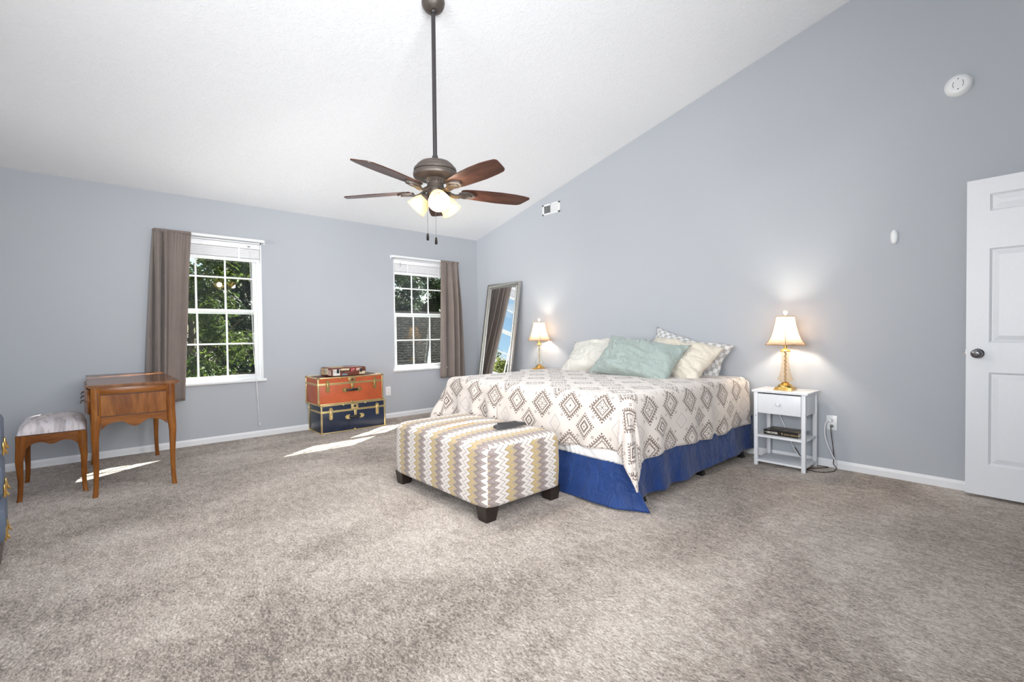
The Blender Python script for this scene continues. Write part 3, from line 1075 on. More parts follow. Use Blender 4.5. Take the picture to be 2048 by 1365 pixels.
for k in range(5):
    ang = radians(-0.4+72*k)
    R = Matrix.Rotation(ang, 4, 'Z')
    P = Matrix.Rotation(-PITCHB, 4, 'X')
    if bladeM is None:
        m = MB()
        st = [(0.165, 0.030), (0.172, 0.045), (0.19, 0.054), (0.24, 0.062), (0.33, 0.069), (0.44, 0.076), (0.54, 0.074), (0.595, 0.069)]
        top = [(x, w) for x, w in st]+[(0.612, 0.061), (0.622, 0.052)]
        tip = [(0.640, 0.010), (0.655, -0.030), (0.654, -0.040), (0.646, -0.049)]
        bot = [(0.60, -0.060), (0.54, -0.069), (0.44, -0.0725), (0.33, -0.069), (0.24, -0.062), (0.19, -0.054), (0.172, -0.045), (0.165, -0.030), (0.175, -0.012), (0.180, 0.0), (0.175, 0.012)]
        poly = top+tip+bot
        m.prism(poly, lambda p, q, d: (p, q, d), -0.003, 0.003)
        b = m.obj('blade', FANW, fan)
        bladeM = b.data
    else:
        b = bpy.data.objects.new('blade', bladeM); col.objects.link(b); b.parent = fan
    b.matrix_local = Matrix.Translation((0, 0, 2.018)) @ R @ P
    if ironM is None:
        m = MB()
        # arm from flywheel, then flat forked plate under the blade
        secs = []
        for x, z, w, h in ((0.045, 0.012, 0.020, 0.008), (0.075, 0.002, 0.018, 0.007), (0.105, -0.016, 0.017, 0.007), (0.130, -0.024, 0.018, 0.007), (0.155, -0.020, 0.022, 0.007), (0.18, -0.012, 0.028, 0.006)):
            secs.append([(x, -w, z-h), (x, w, z-h), (x, w*0.8, z+h), (x, -w*0.8, z+h)])
        m.loft(secs)
        plate = [(0.155, -0.018), (0.175, -0.034), (0.205, -0.040), (0.235, -0.034), (0.258, -0.018), (0.268, 0.0), (0.258, 0.018), (0.235, 0.034), (0.205, 0.040), (0.175, 0.034), (0.155, 0.018)]
        m.prism(plate, lambda p, q, d: (p, q, d), -0.016, -0.0032)
        plate2 = [(0.175+(p-0.175)*0.72, q*0.66) for p, q in plate]
        m.prism(plate2, lambda p, q, d: (p, q, d), -0.022, -0.0158)
        b2 = m.obj('blade_iron', BRONZE, b)
        ironM = b2.data
    else:
        b2 = bpy.data.objects.new('blade_iron', ironM); col.objects.link(b2); b2.parent = b
GLS = M('frosted_fan_glass', (0.85, 0.70, 0.45), 0.35)
_tr = GLS.n('ShaderNodeBsdfTranslucent'); _tr.inputs['Color'].default_value = (0.97, 0.84, 0.58, 1)
_mx = GLS.n('ShaderNodeMixShader'); _mx.inputs[0].default_value = 0.4
GLS.link(GLS.b.outputs[0], _mx.inputs[1]).link(_tr.outputs[0], _mx.inputs[2]).link(_mx.outputs[0], GLS.out.inputs['Surface'])
GLS = GLS.m
for k, a in enumerate((-24, 96, 216)):
    a = radians(a)
    d = Vector((cos(a)*0.72, sin(a)*0.72, -0.69)).normalized()
    base = Vector((cos(a)*0.040, sin(a)*0.040, 2.004))
    m = MB()
    m.tube([(cos(a)*0.02, sin(a)*0.02, 2.010), base, base+d*0.022], 0.012, 10)
    m.lathe([(0.012, 0.012), (0.022, 0.018), (0.034, 0.030), (0.037, 0.040), (0.033, 0.044)], base, 28, d)
    h = m.obj('shade_holder', BRONZE, fan)
    m = MB()
    prof = [(0.029, 0.034), (0.038, 0.046), (0.050, 0.068), (0.058, 0.092), (0.061, 0.112), (0.066, 0.128), (0.070, 0.136)]
    m.lathe(prof, base, 40, d, cap=False)
    o = m.obj('glass_shade', GLS, h, angle=180); solid(o, 0.003, -1)
    m = MB()
    m.lathe([(0.010, 0.045), (0.013, 0.060), (0.022, 0.080), (0.026, 0.095), (0.023, 0.110), (0.012, 0.120), (0.002, 0.122)], base, 20, d)
    m.obj('light_bulb', BULB, h)
    # the bulb's own light
    lamp('fan_bulb_light', 'POINT', Vector((FX, FY, 0))+base+d*0.130, 24.0, (1.0, 0.955, 0.90), radius=0.035).parent = None
PULLM = plain('dark_pull', (0.004, 0.004, 0.004), 0.7, spec=0.08, bump=0)
for sx, zb in ((-0.052, 1.692), (0.000, 1.668)):
    px, py = sx*0.546, sx*0.838
    ox, oy = 0.034*0.838, -0.034*0.546
    m = MB(); m.tube([(px+ox, py+oy, 1.990), (px+ox, py+oy, zb+0.04)], 0.0014, 6)
    c = m.obj('pull_chain', CHROME, fan)
    m = MB(); m.lathe([(0.003, 0.046), (0.007, 0.040), (0.0085, 0.02), (0.008, 0.003), (0.005, 0.0)], (px+ox, py+oy, zb), 12); m.obj('chain_pull', PULLM, c)

# ================================================================== WALL FITTINGS
t = thing('air_vent', 'white two panel air vent high on the bed wall near the ceiling slope', 'vent', (1.536, 0, 2.658))
m = MB(); hw, hh = 0.150, 0.068
for lo, hi in (((-hw, -0.010, -hh), (-hw+0.028, 0, hh)), ((hw-0.028, -0.010, -hh), (hw, 0, hh)), ((-hw, -0.010, -hh), (hw, 0, -hh+0.022)), ((-hw, -0.010, hh-0.022), (hw, 0, hh)), ((-0.007, -0.010, -hh), (0.007, 0, hh))):
    m.box2(lo, hi, 0.002)
m.obj('frame', PLASTIC, t)
m = MB(); m.box2((-hw+0.01, -0.003, -hh+0.01), (hw-0.01, -0.001, hh-0.01)); m.obj('duct_opening', DARK, t)
for sgn in (-1, 1):
    m = MB()
    for k in range(10):
        x = sgn*(0.016+k*0.0108)
        m.box((x, -0.0065, 0), (0.0012, 0.009, 2*hh-0.046), rot=Matrix.Rotation(radians(-35*sgn), 3, 'Z'))
    m.obj('louvre_panel', PLASTIC, t, smooth=False)
t = thing('smoke_detector', 'round white smoke detector high on the wall above the door', 'smoke detector', (5.281, 0, 2.731))
m = MB(); m.lathe([(0.072, 0), (0.072, 0.008), (0.069, 0.010)], n=40, ax=(0, -1, 0)); m.obj('mounting_base', PLASTIC, t)
m = MB(); m.lathe([(0.068, 0.009), (0.071, 0.013), (0.069, 0.022), (0.058, 0.032), (0.054, 0.036), (0.040, 0.0385), (0.01, 0.039)], n=40, ax=(0, -1, 0))
cv = m.obj('cover', PLASTIC, t)
for s in (-1, 1):
    m = MB(); m.tube([(0.022*s, -0.0385, 0.020), (0.027*s, -0.0385, 0.0), (0.022*s, -0.0385, -0.020)], 0.0018, 6); m.obj('sound_slot', GREYP, cv)
for z in (0.034, -0.034):
    m = MB(); m.lathe([(0.0035, 0.037), (0.0035, 0.0395)], (0.0, 0, z), 10, (0, -1, 0)); m.obj('status_light', BLKP, cv)
t = thing('wall_sensor', 'small upright oval white sensor on the wall left of the door', 'sensor', (4.945, 0, 1.768))
m = MB()
def el(p, w, h, n=28):
    return [Vector((w*cos(2*pi*i/n), -p, h*math.copysign(abs(sin(2*pi*i/n))**0.8, sin(2*pi*i/n)))) for i in range(n)]
m.loft([el(0, .022, .050), el(0.012, .0225, .0525), el(0.020, .017, .048), el(0.024, .009, .038)])
m.obj('cover', PLASTIC, t)
m = MB(); m.loft([el(0.0225, .004, .034), el(0.0255, .003, .032)]); m.obj('centre_strip', VINYL, t)

def outlet(loc, rz, label):
    t = thing('wall_outlet', label, 'outlet', loc, rz, 'white wall outlet plates')
    m = MB(); m.box((0, -0.003, 0), (0.072, 0.006, 0.116), 0.0025); m.obj('cover_plate', PLASTIC, t)
    for z in (0.020, -0.020):
        m = MB(); m.box((0, -0.0065, z), (0.034, 0.003, 0.028), 0.001)
        r = m.obj('receptacle', PLASTIC, t)
        for s in (-1, 1):
            m = MB(); m.box((0.0062*s, -0.0081, z+0.003), (0.0020, 0.0006, 0.009)); m.obj('slot', DARK, r, smooth=False)
    return t
outlet((4.558, 0, 0.358), 0, 'white outlet with two plugs, right of the lit nightstand')
outlet((0, -1.482, 0.355), -pi/2+pi, 'white outlet beside the stacked trunks under the corner window')

# ================================================================== MIRROR
MX0, MX1, MTZ, MBY = 0.330, 1.010, 1.79, -0.315
mt = thing('leaning_mirror', 'tall pewter framed mirror leaning on the wall in the room corner', 'mirror', ((MX0+MX1)/2, MBY, 0.0))
lean = atan2(abs(MBY)-0.035, MTZ)
mt.rotation_euler = (-lean, 0, 0)
H_ = MTZ/cos(lean)
w2 = (MX1-MX0)/2
m = MB()
prof = [(0.0, 0.0), (0.0, -0.020), (0.006, -0.030), (0.020, -0.034), (0.038, -0.022), (0.056, -0.018), (0.060, -0.024), (0.068, -0.024), (0.073, -0.014), (0.073, 0.0)]
rings = []
for p, q in prof:
    rings.append([m.bm.verts.new((sx*(w2-p), q, z)) for sx, z in ((-1, p), (1, p), (1, H_-p), (-1, H_-p))])
for A, B in zip(rings, rings[1:]+rings[:1]):
    m.bridge(A, B)
m.obj('frame', SILV, mt, angle=50)
m = MB(); m.box2((-w2+0.068, -0.012, 0.068), (w2-0.068, -0.008, H_-0.068)); m.obj('mirror_glass', MIRR, mt, smooth=False)
m = MB(); m.box2((-w2+0.01, -0.007, 0.01), (w2-0.01, -0.001, H_-0.01)); m.obj('backing_board', LEATH, mt, smooth=False)

# ================================================================== DESK
dk = thing('writing_desk', 'small honey brown wooden desk with curved legs standing end-on against the window wall', 'desk', (0.76, -4.135, 0))
X0, X1, Y0, Y1 = -0.565, 0.590, -0.240, 0.230    # leg outer faces
ZT = 0.769
m = MB()
ex0, ex1, ey0, ey1 = -0.60, 0.605, -0.262, 0.258
poly = [(ex1-0.01, ey1), (ex0+0.01, ey1), (ex0, ey1-0.01)]
# scalloped drawer-side edge
poly += [(ex0, ey0+0.05)]
NS = 60
for i in range(NS+1):
    s = i/NS
    x = ex0+(ex1-ex0)*s
    y = ey0+0.012*(1-abs(cos(s*pi*3.0)))*1.0+0.004*sin(s*pi)
    poly.append((x, y))
poly += [(ex1, ey1-0.01)]
def tp(p, q, d):
    return (p, q, d)
m.prism(poly, tp, ZT-0.009, ZT)
cx, cy = (ex0+ex1)/2, (ey0+ey1)/2
sc_ = lambda k: [(cx+(p-cx)*(1-k/0.6), cy+(q-cy)*(1-k/0.26)) for p, q in poly]
m.prism(sc_(0.006), tp, ZT-0.016, ZT-0.009); m.prism(sc_(0.012), tp, ZT-0.022, ZT-0.016)
m.obj('desk_top', DESKT, dk, angle=30)
def cab_leg(cx, cy, sx, sy, top, wtop, kz, foot=0.030, mat=DESKW, parent=None, name='leg'):
    """cabriole-type leg; (cx,cy) outer corner, sx/sy = outward signs"""
    m = MB()
    secs = []
    for z, w, o in ((top, wtop, 0), (kz+0.06, wtop, 0), (kz+0.015, wtop*0.99, 0.001), (kz*0.94, wtop*0.93, 0.003), (kz*0.80, wtop*0.80, 0.003), (kz*0.58, wtop*0.67, -0.002), (kz*0.40, wtop*0.58, -0.006), (kz*0.20, wtop*0.54, -0.005), (kz*0.06, wtop*0.55, -0.001), (0.0, wtop*0.59, 0.003)):
        ox, oy = cx+sx*o, cy+sy*o
        ix, iy = ox-sx*w, oy-sy*w
        c = w*0.16
        pts = [(ox-sx*c, oy), (ox, oy-sy*c), (ox, iy+sy*c), (ox-sx*c, iy), (ix+sx*c, iy), (ix, iy+sy*c), (ix, oy-sy*c), (ix+sx*c, oy)]
        secs.append([(p, q, z) for p, q in pts])
    m.loft(secs)
    return m.obj(name, mat, parent, angle=50)
for sx, cx_ in ((-1, X0), (1, X1)):
    for sy, cy_ in ((-1, Y0), (1, Y1)):
        cab_leg(cx_, cy_, sx, sy, ZT-0.022, 0.052, 0.50, parent=dk)
def apron_poly(a, b, ztop, zend, zmid, zlow, n=36):
    """scalloped lower edge between a and b: arch at each end, drop in the middle"""
    pts = [(a, ztop), (b, ztop)]
    for i in range(n+1):
        s = 1-i/n
        u = abs(2*s-1)
        if u > 0.45:
            k = (u-0.45)/0.55
            z = zmid+(zend-zmid)*(k**2.6)
        else:
            k = 1-u/0.45
            z = zmid-(zmid-zlow)*(0.5-0.5*cos(pi*k))
        pts.append((a+(b-a)*s, z))
    return pts
# end panel facing the room (x = X1), rails and recessed field
m = MB(); m.prism(apron_poly(Y0+0.050, Y1-0.050, 0.545, 0.455, 0.505, 0.463), lambda p, q, d: (d, p, q), X1-0.030, X1-0.006); m.obj('end_apron', DESKH, dk, angle=50)
m = MB(); m.box2((X1-0.030, Y0+0.048, 0.700), (X1-0.006, Y1-0.048, ZT-0.022), 0.002); m.obj('end_top_rail', DESKH, dk)
m = MB(); m.box2((X1-0.030, Y0+0.048, 0.542), (X1-0.014, Y1-0.048, 0.703)); m.obj('end_panel', DESKW, dk, smooth=False)
m = MB()
for z in (0.6985, 0.5465):
    m.box2((X1-0.012, Y0+0.050, z-0.0025), (X1-0.0045, Y1-0.050, z+0.0025), 0.001)
m.obj('cock_bead', LINEW, dk)
m = MB(); m.box2((X1-0.0062, Y0+0.034, 0.555), (X1+0.0006, Y0+0.042, 0.715), 0.003); m.obj('leg_groove', LINEW, dk)
# wall end panel, back panel
m = MB(); m.prism(apron_poly(Y0+0.050, Y1-0.050, ZT-0.022, 0.455, 0.505, 0.463), lambda p, q, d: (d, p, q), X0+0.006, X0+0.026); m.obj('end_panel', DESKW, dk, angle=50)
m = MB(); m.prism(apron_poly(X0+0.050, X1-0.050, ZT-0.022, 0.470, 0.530, 0.500), lambda p, q, d: (p, d, q), Y1-0.026, Y1-0.008); m.obj('back_panel', DESKH, dk, angle=50)
# drawer side with three serpentine drawer fronts and brass pulls
m = MB(); m.prism(apron_poly(X0+0.050, X1-0.050, 0.56, 0.470, 0.530, 0.500), lambda p, q, d: (p, d, q), Y0+0.008, Y0+0.026); m.obj('front_apron', DESKH, dk, angle=50)
for k in range(3):
    xa = X0+0.055+k*(1.045/3)
    xb = xa+1.045/3-0.010
    m = MB()
    def df(u, v, xa=xa, xb=xb):
        return Vector((xa+(xb-xa)*u, Y0+0.006-0.020*sin(pi*u)*1.0, 0.565+0.165*v))
    m.grid(df, 14, 2)
    o = m.obj('drawer_front', DESKH, dk, angle=60); solid(o, 0.018, 1)
    m = MB()
    xm = (xa+xb)/2
    yb = Y0-0.016
    m.lathe([(0.022, 0), (0.020, 0.003), (0.008, 0.006)], (xm-0.04, yb, 0.65), 14, (0, -1, 0)); m.lathe([(0.022, 0), (0.020, 0.003), (0.008, 0.006)], (xm+0.04, yb, 0.65), 14, (0, -1, 0))
    m.tube([(xm-0.04, yb-0.004, 0.65), (xm-0.042, yb-0.030, 0.645), (xm, yb-0.036, 0.632), (xm+0.042, yb-0.030, 0.645), (xm+0.04, yb-0.004, 0.65)], 0.0045, 8)
    m.obj('drawer_pull', BRONZE, o)

# ================================================================== STOOL
st = thing('vanity_stool', 'low wooden stool with a mauve grey cushion beside the desk', 'stool', (0.81, -4.580, 0))
SX0, SX1, SY0, SY1 = -0.300, 0.300, -0.172, 0.182
for sx, cx_ in ((-1, SX0), (1, SX1)):
    for sy, cy_ in ((-1, SY0), (1, SY1)):
        cab_leg(cx_, cy_, sx, sy, 0.438, 0.048, 0.33, parent=st)
for xx in (SX1-0.026, SX0+0.006):
    m = MB(); m.prism(apron_poly(SY0+0.046, SY1-0.046, 0.437, 0.345, 0.385, 0.366), lambda p, q, d, xx=xx: (xx+d, p, q), 0, 0.020); m.obj('apron', DESKH, st, angle=50)
for yy in (SY1-0.026, SY0+0.006):
    m = MB(); m.prism(apron_poly(SX0+0.046, SX1-0.046, 0.437, 0.345, 0.390, 0.372), lambda p, q, d, yy=yy: (p, yy+d, q), 0, 0.020); m.obj('apron', DESKH, st, angle=50)
m = MB()
def cush(u, v):
    a, b = 2*u-1, 2*v-1
    # map square to superellipse-like dome
    x = (SX0+SX1)/2+(SX1-SX0)/2*1.0*a
    y = (SY0+SY1)/2+(SY1-SY0)/2*1.0*b
    e = max(abs(a), abs(b))
    hgt = (max(0, 1-abs(a)**4.5)*max(0, 1-abs(b)**4.5))**0.42
    return Vector((x*(1-0.03*(1-hgt)), y*(1-0.02*(1-hgt)), 0.440+0.088*hgt+0.004*noise.noise(Vector((x*6, y*6, 1)))))
m.grid(cush, 40, 30)
vs = [(SX0, SY0), (SX1, SY0), (SX1, SY1), (SX0, SY1)]
o = m.obj('seat_cushion', STOOLF, st, angle=180)
m = MB(); m.box2((SX0+0.004, SY0+0.004, 0.4365), (SX1-0.004, SY1-0.004, 0.4415)); m.obj('seat_board', LINEW, st)

# ================================================================== TRUNKS
def trunk(name, label, loc, rz, D, L, H, seam, body, trim, hard, handle_red, top=None):
    """front faces +x; local origin at floor centre of back edge"""
    t = thing(name, label, 'trunk', loc, rz)
    m = MB(); m.box2((0.004, -L/2+0.004, 0.004), (D-0.004, L/2-0.004, seam-0.002), 0.004); m.obj('body', body, t)
    m = MB(); m.box2((0.004, -L/2+0.004, seam+0.002), (D-0.004, L/2-0.004, H-0.004), 0.004); m.obj('lid', top or body, t)
    if top:
        m = MB()
        m.box2((D-0.006, -L/2+0.010, seam+0.010), (D-0.0025, L/2-0.010, H-0.010)); m.box2((0.01, -L/2+0.0025, seam+0.010), (D-0.01, -L/2+0.006, H-0.010)); m.box2((0.01, L/2-0.006, seam+0.010), (D-0.01, L/2-0.0025, H-0.010))
        m.obj('lid_side', body, t)
    w = 0.017
    m = MB()
    for z0, z1 in ((0.0, w*0.7), (H-w*0.8, H)):
        m.box2((D-0.005, -L/2, z0), (D, L/2, z1), 0.002); m.box2((0, -L/2, z0), (0.005, L/2, z1), 0.002)
        m.box2((0, -L/2, z0), (D, -L/2+0.005, z1), 0.002); m.box2((0, L/2-0.005, z0), (D, L/2, z1), 0.002)
    for z0 in (0, H-0.004):
        m.box2((D-w, -L/2, z0), (D, L/2, z0+0.004), 0.001); m.box2((0, -L/2, z0), (w, L/2, z0+0.004), 0.001)
        m.box2((0, -L/2, z0), (D, -L/2+w, z0+0.004), 0.001); m.box2((0, L/2-w, z0), (D, L/2, z0+0.004), 0.001)
    for sy in (-1, 1):
        for x in (0, D):
            xa, xb = (x-w, x) if x else (0, w)
            xo = D-0.005 if x else 0
            ya, yb = (L/2-w, L/2) if sy > 0 else (-L/2, -L/2+w)
            m.box2((xo, ya, 0), (xo+0.005, yb, H), 0.002)
            yo = L/2-0.005 if sy > 0 else -L/2
            m.box2((xa, yo, 0), (xb, yo+0.005, H), 0.002)
    m.obj('edge_binding', trim, t)
    m = MB()
    for z0, z1 in ((seam-0.0105, seam-0.0015), (seam+0.0015, seam+0.0105)):
        m.box2((D-0.004, -L/2-0.001, z0), (D+0.0025, L/2+0.001, z1), 0.001); m.box2((0, -L/2-0.0015, z0), (D, -L/2+0.004, z1), 0.001); m.box2((0, L/2-0.004, z0), (D, L/2+0.0015, z1), 0.001)
    m.obj('seam_binding', trim, t)
    for sy in (-1, 1):
        for x in (0, D):
            for z in (0, H):
                m = MB()
                m.box((x, sy*L/2, z), (0.044, 0.044, 0.034), 0.006)
                # keep a shell on the corner: sits just proud of the box
                for v in m.bm.verts:
                    v.co.x = min(max(v.co.x, -0.0015), D+0.0035)
                    v.co.y = min(max(v.co.y, -L/2-0.0025), L/2+0.0025)
                    v.co.z = min(max(v.co.z, 0.0), H+0.0015)
                m.obj('corner_cap', hard, t)
    # draw latches
    for sy in (-0.36, 0.36):
        y = sy*L
        m = MB()
        pl = [(-0.020, 0.0), (-0.020, 0.028), (-0.014, 0.042), (0, 0.048), (0.014, 0.042), (0.020, 0.028), (0.020, 0.0)]
        m.prism(pl, lambda p, q, d: (D+d, y+p, seam+q), 0.002, 0.006)
        pl = [(-0.020, 0.0), (-0.020, -0.075), (-0.012, -0.090), (0.012, -0.090), (0.020, -0.075), (0.020, 0.0)]
        m.prism(pl, lambda p, q, d: (D+d, y+p, seam+q), 0.002, 0.005)
        la = m.obj('latch_plate', hard, t)
        m = MB(); m.box((D+0.010, y, seam-0.028), (0.010, 0.018, 0.085), 0.004); m.cyl((D+0.011, y-0.014, seam+0.016), (D+0.011, y+0.014, seam+0.016), 0.006, n=10); m.obj('latch_lever', hard, la)
    # centre lock: plate on the lid, hasp on the body
    m = MB(); m.box((D+0.004, 0, seam+0.036), (0.005, 0.084, 0.052), 0.003); lk = m.obj('lock_plate', hard, t)
    m = MB(); m.lathe([(0.014, 0.004), (0.014, 0.010), (0.009, 0.012)], (D+0.002, 0, seam+0.038), 18, (1, 0, 0)); m.obj('lock_button', handle_red, lk)
    m = MB(); m.box((D+0.007, 0.006, seam-0.050), (0.008, 0.032, 0.085), 0.004); m.lathe([(0.013, 0.008), (0.013, 0.014)], (D+0.002, 0.006, seam-0.045), 16, (1, 0, 0)); m.obj('hasp', hard, lk)
    # leather handle with two pointed end plates
    for s in (-1, 1):
        m = MB()
        pl = [(0.0, -0.026), (0.036, -0.024), (0.052, -0.010), (0.056, 0.0), (0.052, 0.010), (0.036, 0.024), (0.0, 0.026)]
        m.prism(pl, lambda p, q, d: (D+d, s*(0.058+p), seam-0.078+q), 0.001, 0.006)
        m.lathe([(0.016, 0.004), (0.013, 0.011), (0.004, 0.013)], (D+0.001, s*0.082, seam-0.078), 14, (1, 0, 0))
        m.obj('handle_plate', hard, t)
    m = MB()
    m.grid(lambda u, v: Vector((D+0.008+0.014*sin(pi*u), -0.065+0.13*u, seam-0.092+0.026*v)), 12, 2)
    solid(m.obj('handle_strap', BLKL, t), 0.006)
    for y in (-0.13, 0.13):
        m = MB(); m.box((D+0.001, y, H-0.012), (0.006, 0.020, 0.022), 0.003); m.obj('binding_clip', hard, t)
    m = MB(); m.box((D+0.001, 0.0, 0.012), (0.006, 0.026, 0.024), 0.003); m.obj('binding_clip', hard, t)
    return t
tn = trunk('storage_trunk', 'navy blue trunk with pale brass trim standing on the carpet', (0.017, -2.115, 0), 0, 0.393, 0.762, 0.317, 0.239, NAVY, BRASSL, BRASSL, BLKP)
m = MB(); m.tube([(0.408, -0.060, 0.135), (0.400, -0.062, 0.10), (0.398, -0.062, 0.062)], 0.0022, 6); m.lathe([(0.004, 0.008), (0.005, 0.0), (0.003, -0.004)], (0.398, -0.062, 0.058), 8); m.obj('key_cord', BLKL, tn)
tor = trunk('storage_trunk', 'burnt orange trunk with aged brass trim stacked on the navy trunk', (0.010, -2.138, 0.3185), radians(-0.6), 0.398, 0.765, 0.303, 0.228, ORANGE, BRASSL, BRASSO, MAROON, top=MAROON)
# small suitcase on top
sc = thing('suitcase', 'small old brown suitcase covered in travel stickers, on top of the trunks', 'suitcase', (0.075, -2.165, 0.6235), radians(2))
m = MB(); m.box2((0, -0.205, 0), (0.295, 0.205, 0.096), 0.010, 3); m.obj('body', LEATH, sc)
m = MB(); m.box2((-0.0012, -0.2062, 0.058), (0.2962, 0.2062, 0.062)); m.obj('lid_seam', BLKL, sc)
STK = [plain('sticker_%s' % n, c_, 0.6, bump=0, nscale=45, var=0.22) for n, c_ in (('cream', (0.62, 0.52, 0.36)), ('pink', (0.58, 0.40, 0.34)), ('white', (0.68, 0.66, 0.62)), ('red', (0.42, 0.022, 0.03)), ('tan', (0.55, 0.36, 0.17)), ('blue', (0.20, 0.25, 0.33)))]
for (axis, a0, a1, b0, b1, ci) in (('f', -0.190, -0.110, 0.010, 0.080, 2), ('f', -0.100, 0.0, 0.064, 0.086, 0), ('f', 0.020, 0.070, 0.040, 0.090, 3), ('f', 0.085, 0.150, 0.055, 0.085, 1), ('f', 0.120, 0.195, 0.012, 0.046, 0), ('f', -0.085, -0.020, 0.008, 0.030, 5),
                                   ('l', 0.015, 0.110, 0.012, 0.085, 4), ('l', 0.120, 0.200, 0.020, 0.088, 0), ('l', 0.205, 0.280, 0.012, 0.070, 1), ('l', 0.070, 0.150, 0.040, 0.075, 2),
                                   ('t', 0.020, 0.150, -0.17, 0.02, 0), ('t', 0.12, 0.26, 0.03, 0.17, 1), ('t', 0.16, 0.27, -0.18, -0.04, 4)):
    m = MB()
    if axis == 'f':
        m.box2((0.2952, a0, b0), (0.2962, a1, b1))
    elif axis == 'l':
        m.box2((a0, -0.2062, b0), (a1, -0.2052, b1))
    else:
        m.box2((a0, b0, 0.0952), (a1, b1, 0.0964))
    m.obj('sticker', STK[ci], sc, smooth=False)
# pale numeral 17 on the red sticker
m = MB()
m.box2((0.2960, 0.030, 0.052), (0.2968, 0.034, 0.078)); m.box2((0.2960, 0.040, 0.074), (0.2968, 0.060, 0.078))
m.tube([(0.2964, 0.058, 0.076), (0.2964, 0.048, 0.053)], 0.002, 6)
m.obj('sticker_number', STK[2], sc, smooth=False)
for y in (-0.135, 0.140):
    m = MB(); m.box((0.300, y, 0.058), (0.010, 0.026, 0.044), 0.003); m.obj('clasp', BLKP, sc)
m = MB(); m.tube([(0.297, -0.062, 0.046), (0.318, -0.058, 0.040), (0.326, -0.030, 0.036), (0.327, 0.02, 0.036), (0.318, 0.048, 0.040), (0.297, 0.052, 0.046)], 0.0085, 10); m.obj('carry_handle', LEATH, sc)
for y in (-0.062, 0.052):
    m = MB(); m.box((0.299, y, 0.046), (0.008, 0.020, 0.022), 0.003); m.obj('handle_mount', BLKP, sc)

# ================================================================== BED
BX0, BX1, BYF = 2.00, 3.965, -1.925
bed = thing('bed', 'wide bed with a royal blue skirt, its head against the grey wall', 'bed', ((BX0+BX1)/2, -1.0, 0))
bo = Vector(bed.location)
def L(p):
    return Vector(p)-bo
m = MB()
for y in (-0.20, -0.93, -1.74):
    m.box2(L((BX0+0.03, y-0.014, 0.150)), L((BX1-0.03, y+0.014, 0.178)))
for x in (BX0+0.05, (BX0+BX1)/2, BX1-0.05):
    m.box2(L((x-0.014, -1.88, 0.150)), L((x+0.014, -0.06, 0.178)))
m.obj('frame', BLKM, bed)
for x in (BX0+0.045, (BX0+BX1)/2, BX1-0.030):
    for y in (-0.195, -0.93, -1.744):
        m = MB()
        m.lathe([(0.034, 0), (0.034, 0.006), (0.018, 0.060), (0.018, 0.160)], L((x, y, 0)), 4, ph=pi/4)
        m.obj('leg', BLKM, bed, smooth=False)
m = MB(); m.box2(L((BX0+0.01, BYF+0.01, 0.178)), L((BX1-0.01, -0.05, 0.375)), 0.03, 3); m.obj('box_spring', SHEET, bed)
m = MB(); m.box2(L((BX0, BYF, 0.378)), L((BX1, -0.045, 0.672)), 0.055, 5)
mat_ = m.obj('mattress', SHEET, bed)
# ruched fitted-sheet hem showing under the throw at the foot
m = MB()
def hemf(u, v):
    y = BYF-0.006-0.006*sin(pi*v)
    x = BX0+0.02+(BX1-BX0-0.02)*u
    r = 0.0045*sin(u*230+3*sin(u*40)+v*5)*sin(pi*v)
    return L((x, y-0.006-r, 0.272+0.082*v))
m.grid(hemf, 320, 6)
solid(m.obj('fitted_sheet_hem', SHEET, mat_, angle=180), 0.003)

# skirt: two drops on the long sides and one at the foot, foot drop flaring past the corner
def skirt_side(x, sgn, y0, y1):
    m = MB()
    def f(u, v):
        y = y0+(y1-y0)*u
        out = 0.012+v*v*0.026+0.016*v*sin(u*24+2.3*sin(u*8))+0.006*v*noise.noise(Vector((u*14, v*2, sgn)))
        zb = 0.072+0.020*sin(u*5.1+1)*0.6+0.008*noise.noise(Vector((u*9, 2, 3)))
        crease = 0.007*v*abs(noise.noise(Vector((u*24, v*1.6, 7))))+0.004*noise.noise(Vector((u*11+v*3, v*5, 9)))*v
        head = max(0.0, 1-u/0.10) if y0 > y1 else 0
        z = 0.352+(zb-0.352)*v
        return L((x+sgn*(out+crease), y, z+0.0*head))
    m.grid(f, 160, 24)
    o = m.obj('bed_skirt', BLUE, bed, angle=180)
    solid(o, 0.003)
skirt_side(BX1, 1, -0.055, BYF+0.005)
skirt_side(BX0, -1, -0.055, BYF+0.005)
m = MB()
def sf(u, v):
    x = BX0-0.01+(BX1+0.015-BX0+0.01)*u
    c = max(0.0, (u-0.72)/0.28)
    lx = x+0.125*c**1.6*v**1.4
    y = BYF-0.012-v*v*(0.035+0.065*math.exp(-((u-0.88)/0.09)**2)) -0.012*v*sin(u*34+2*sin(u*11))*(1-c*0.5)+0.075*(c**4)*v**1.5
    zb = 0.012+0.010*sin(u*23)*(1-c)
    z = 0.288+(zb-0.288)*v
    y -= 0.018*v*math.exp(-((u-0.93)/0.025)**2)
    return L((lx, y, z))
m.grid(sf, 200, 26)
solid(m.obj('bed_skirt', BLUE, bed, angle=180), 0.003)

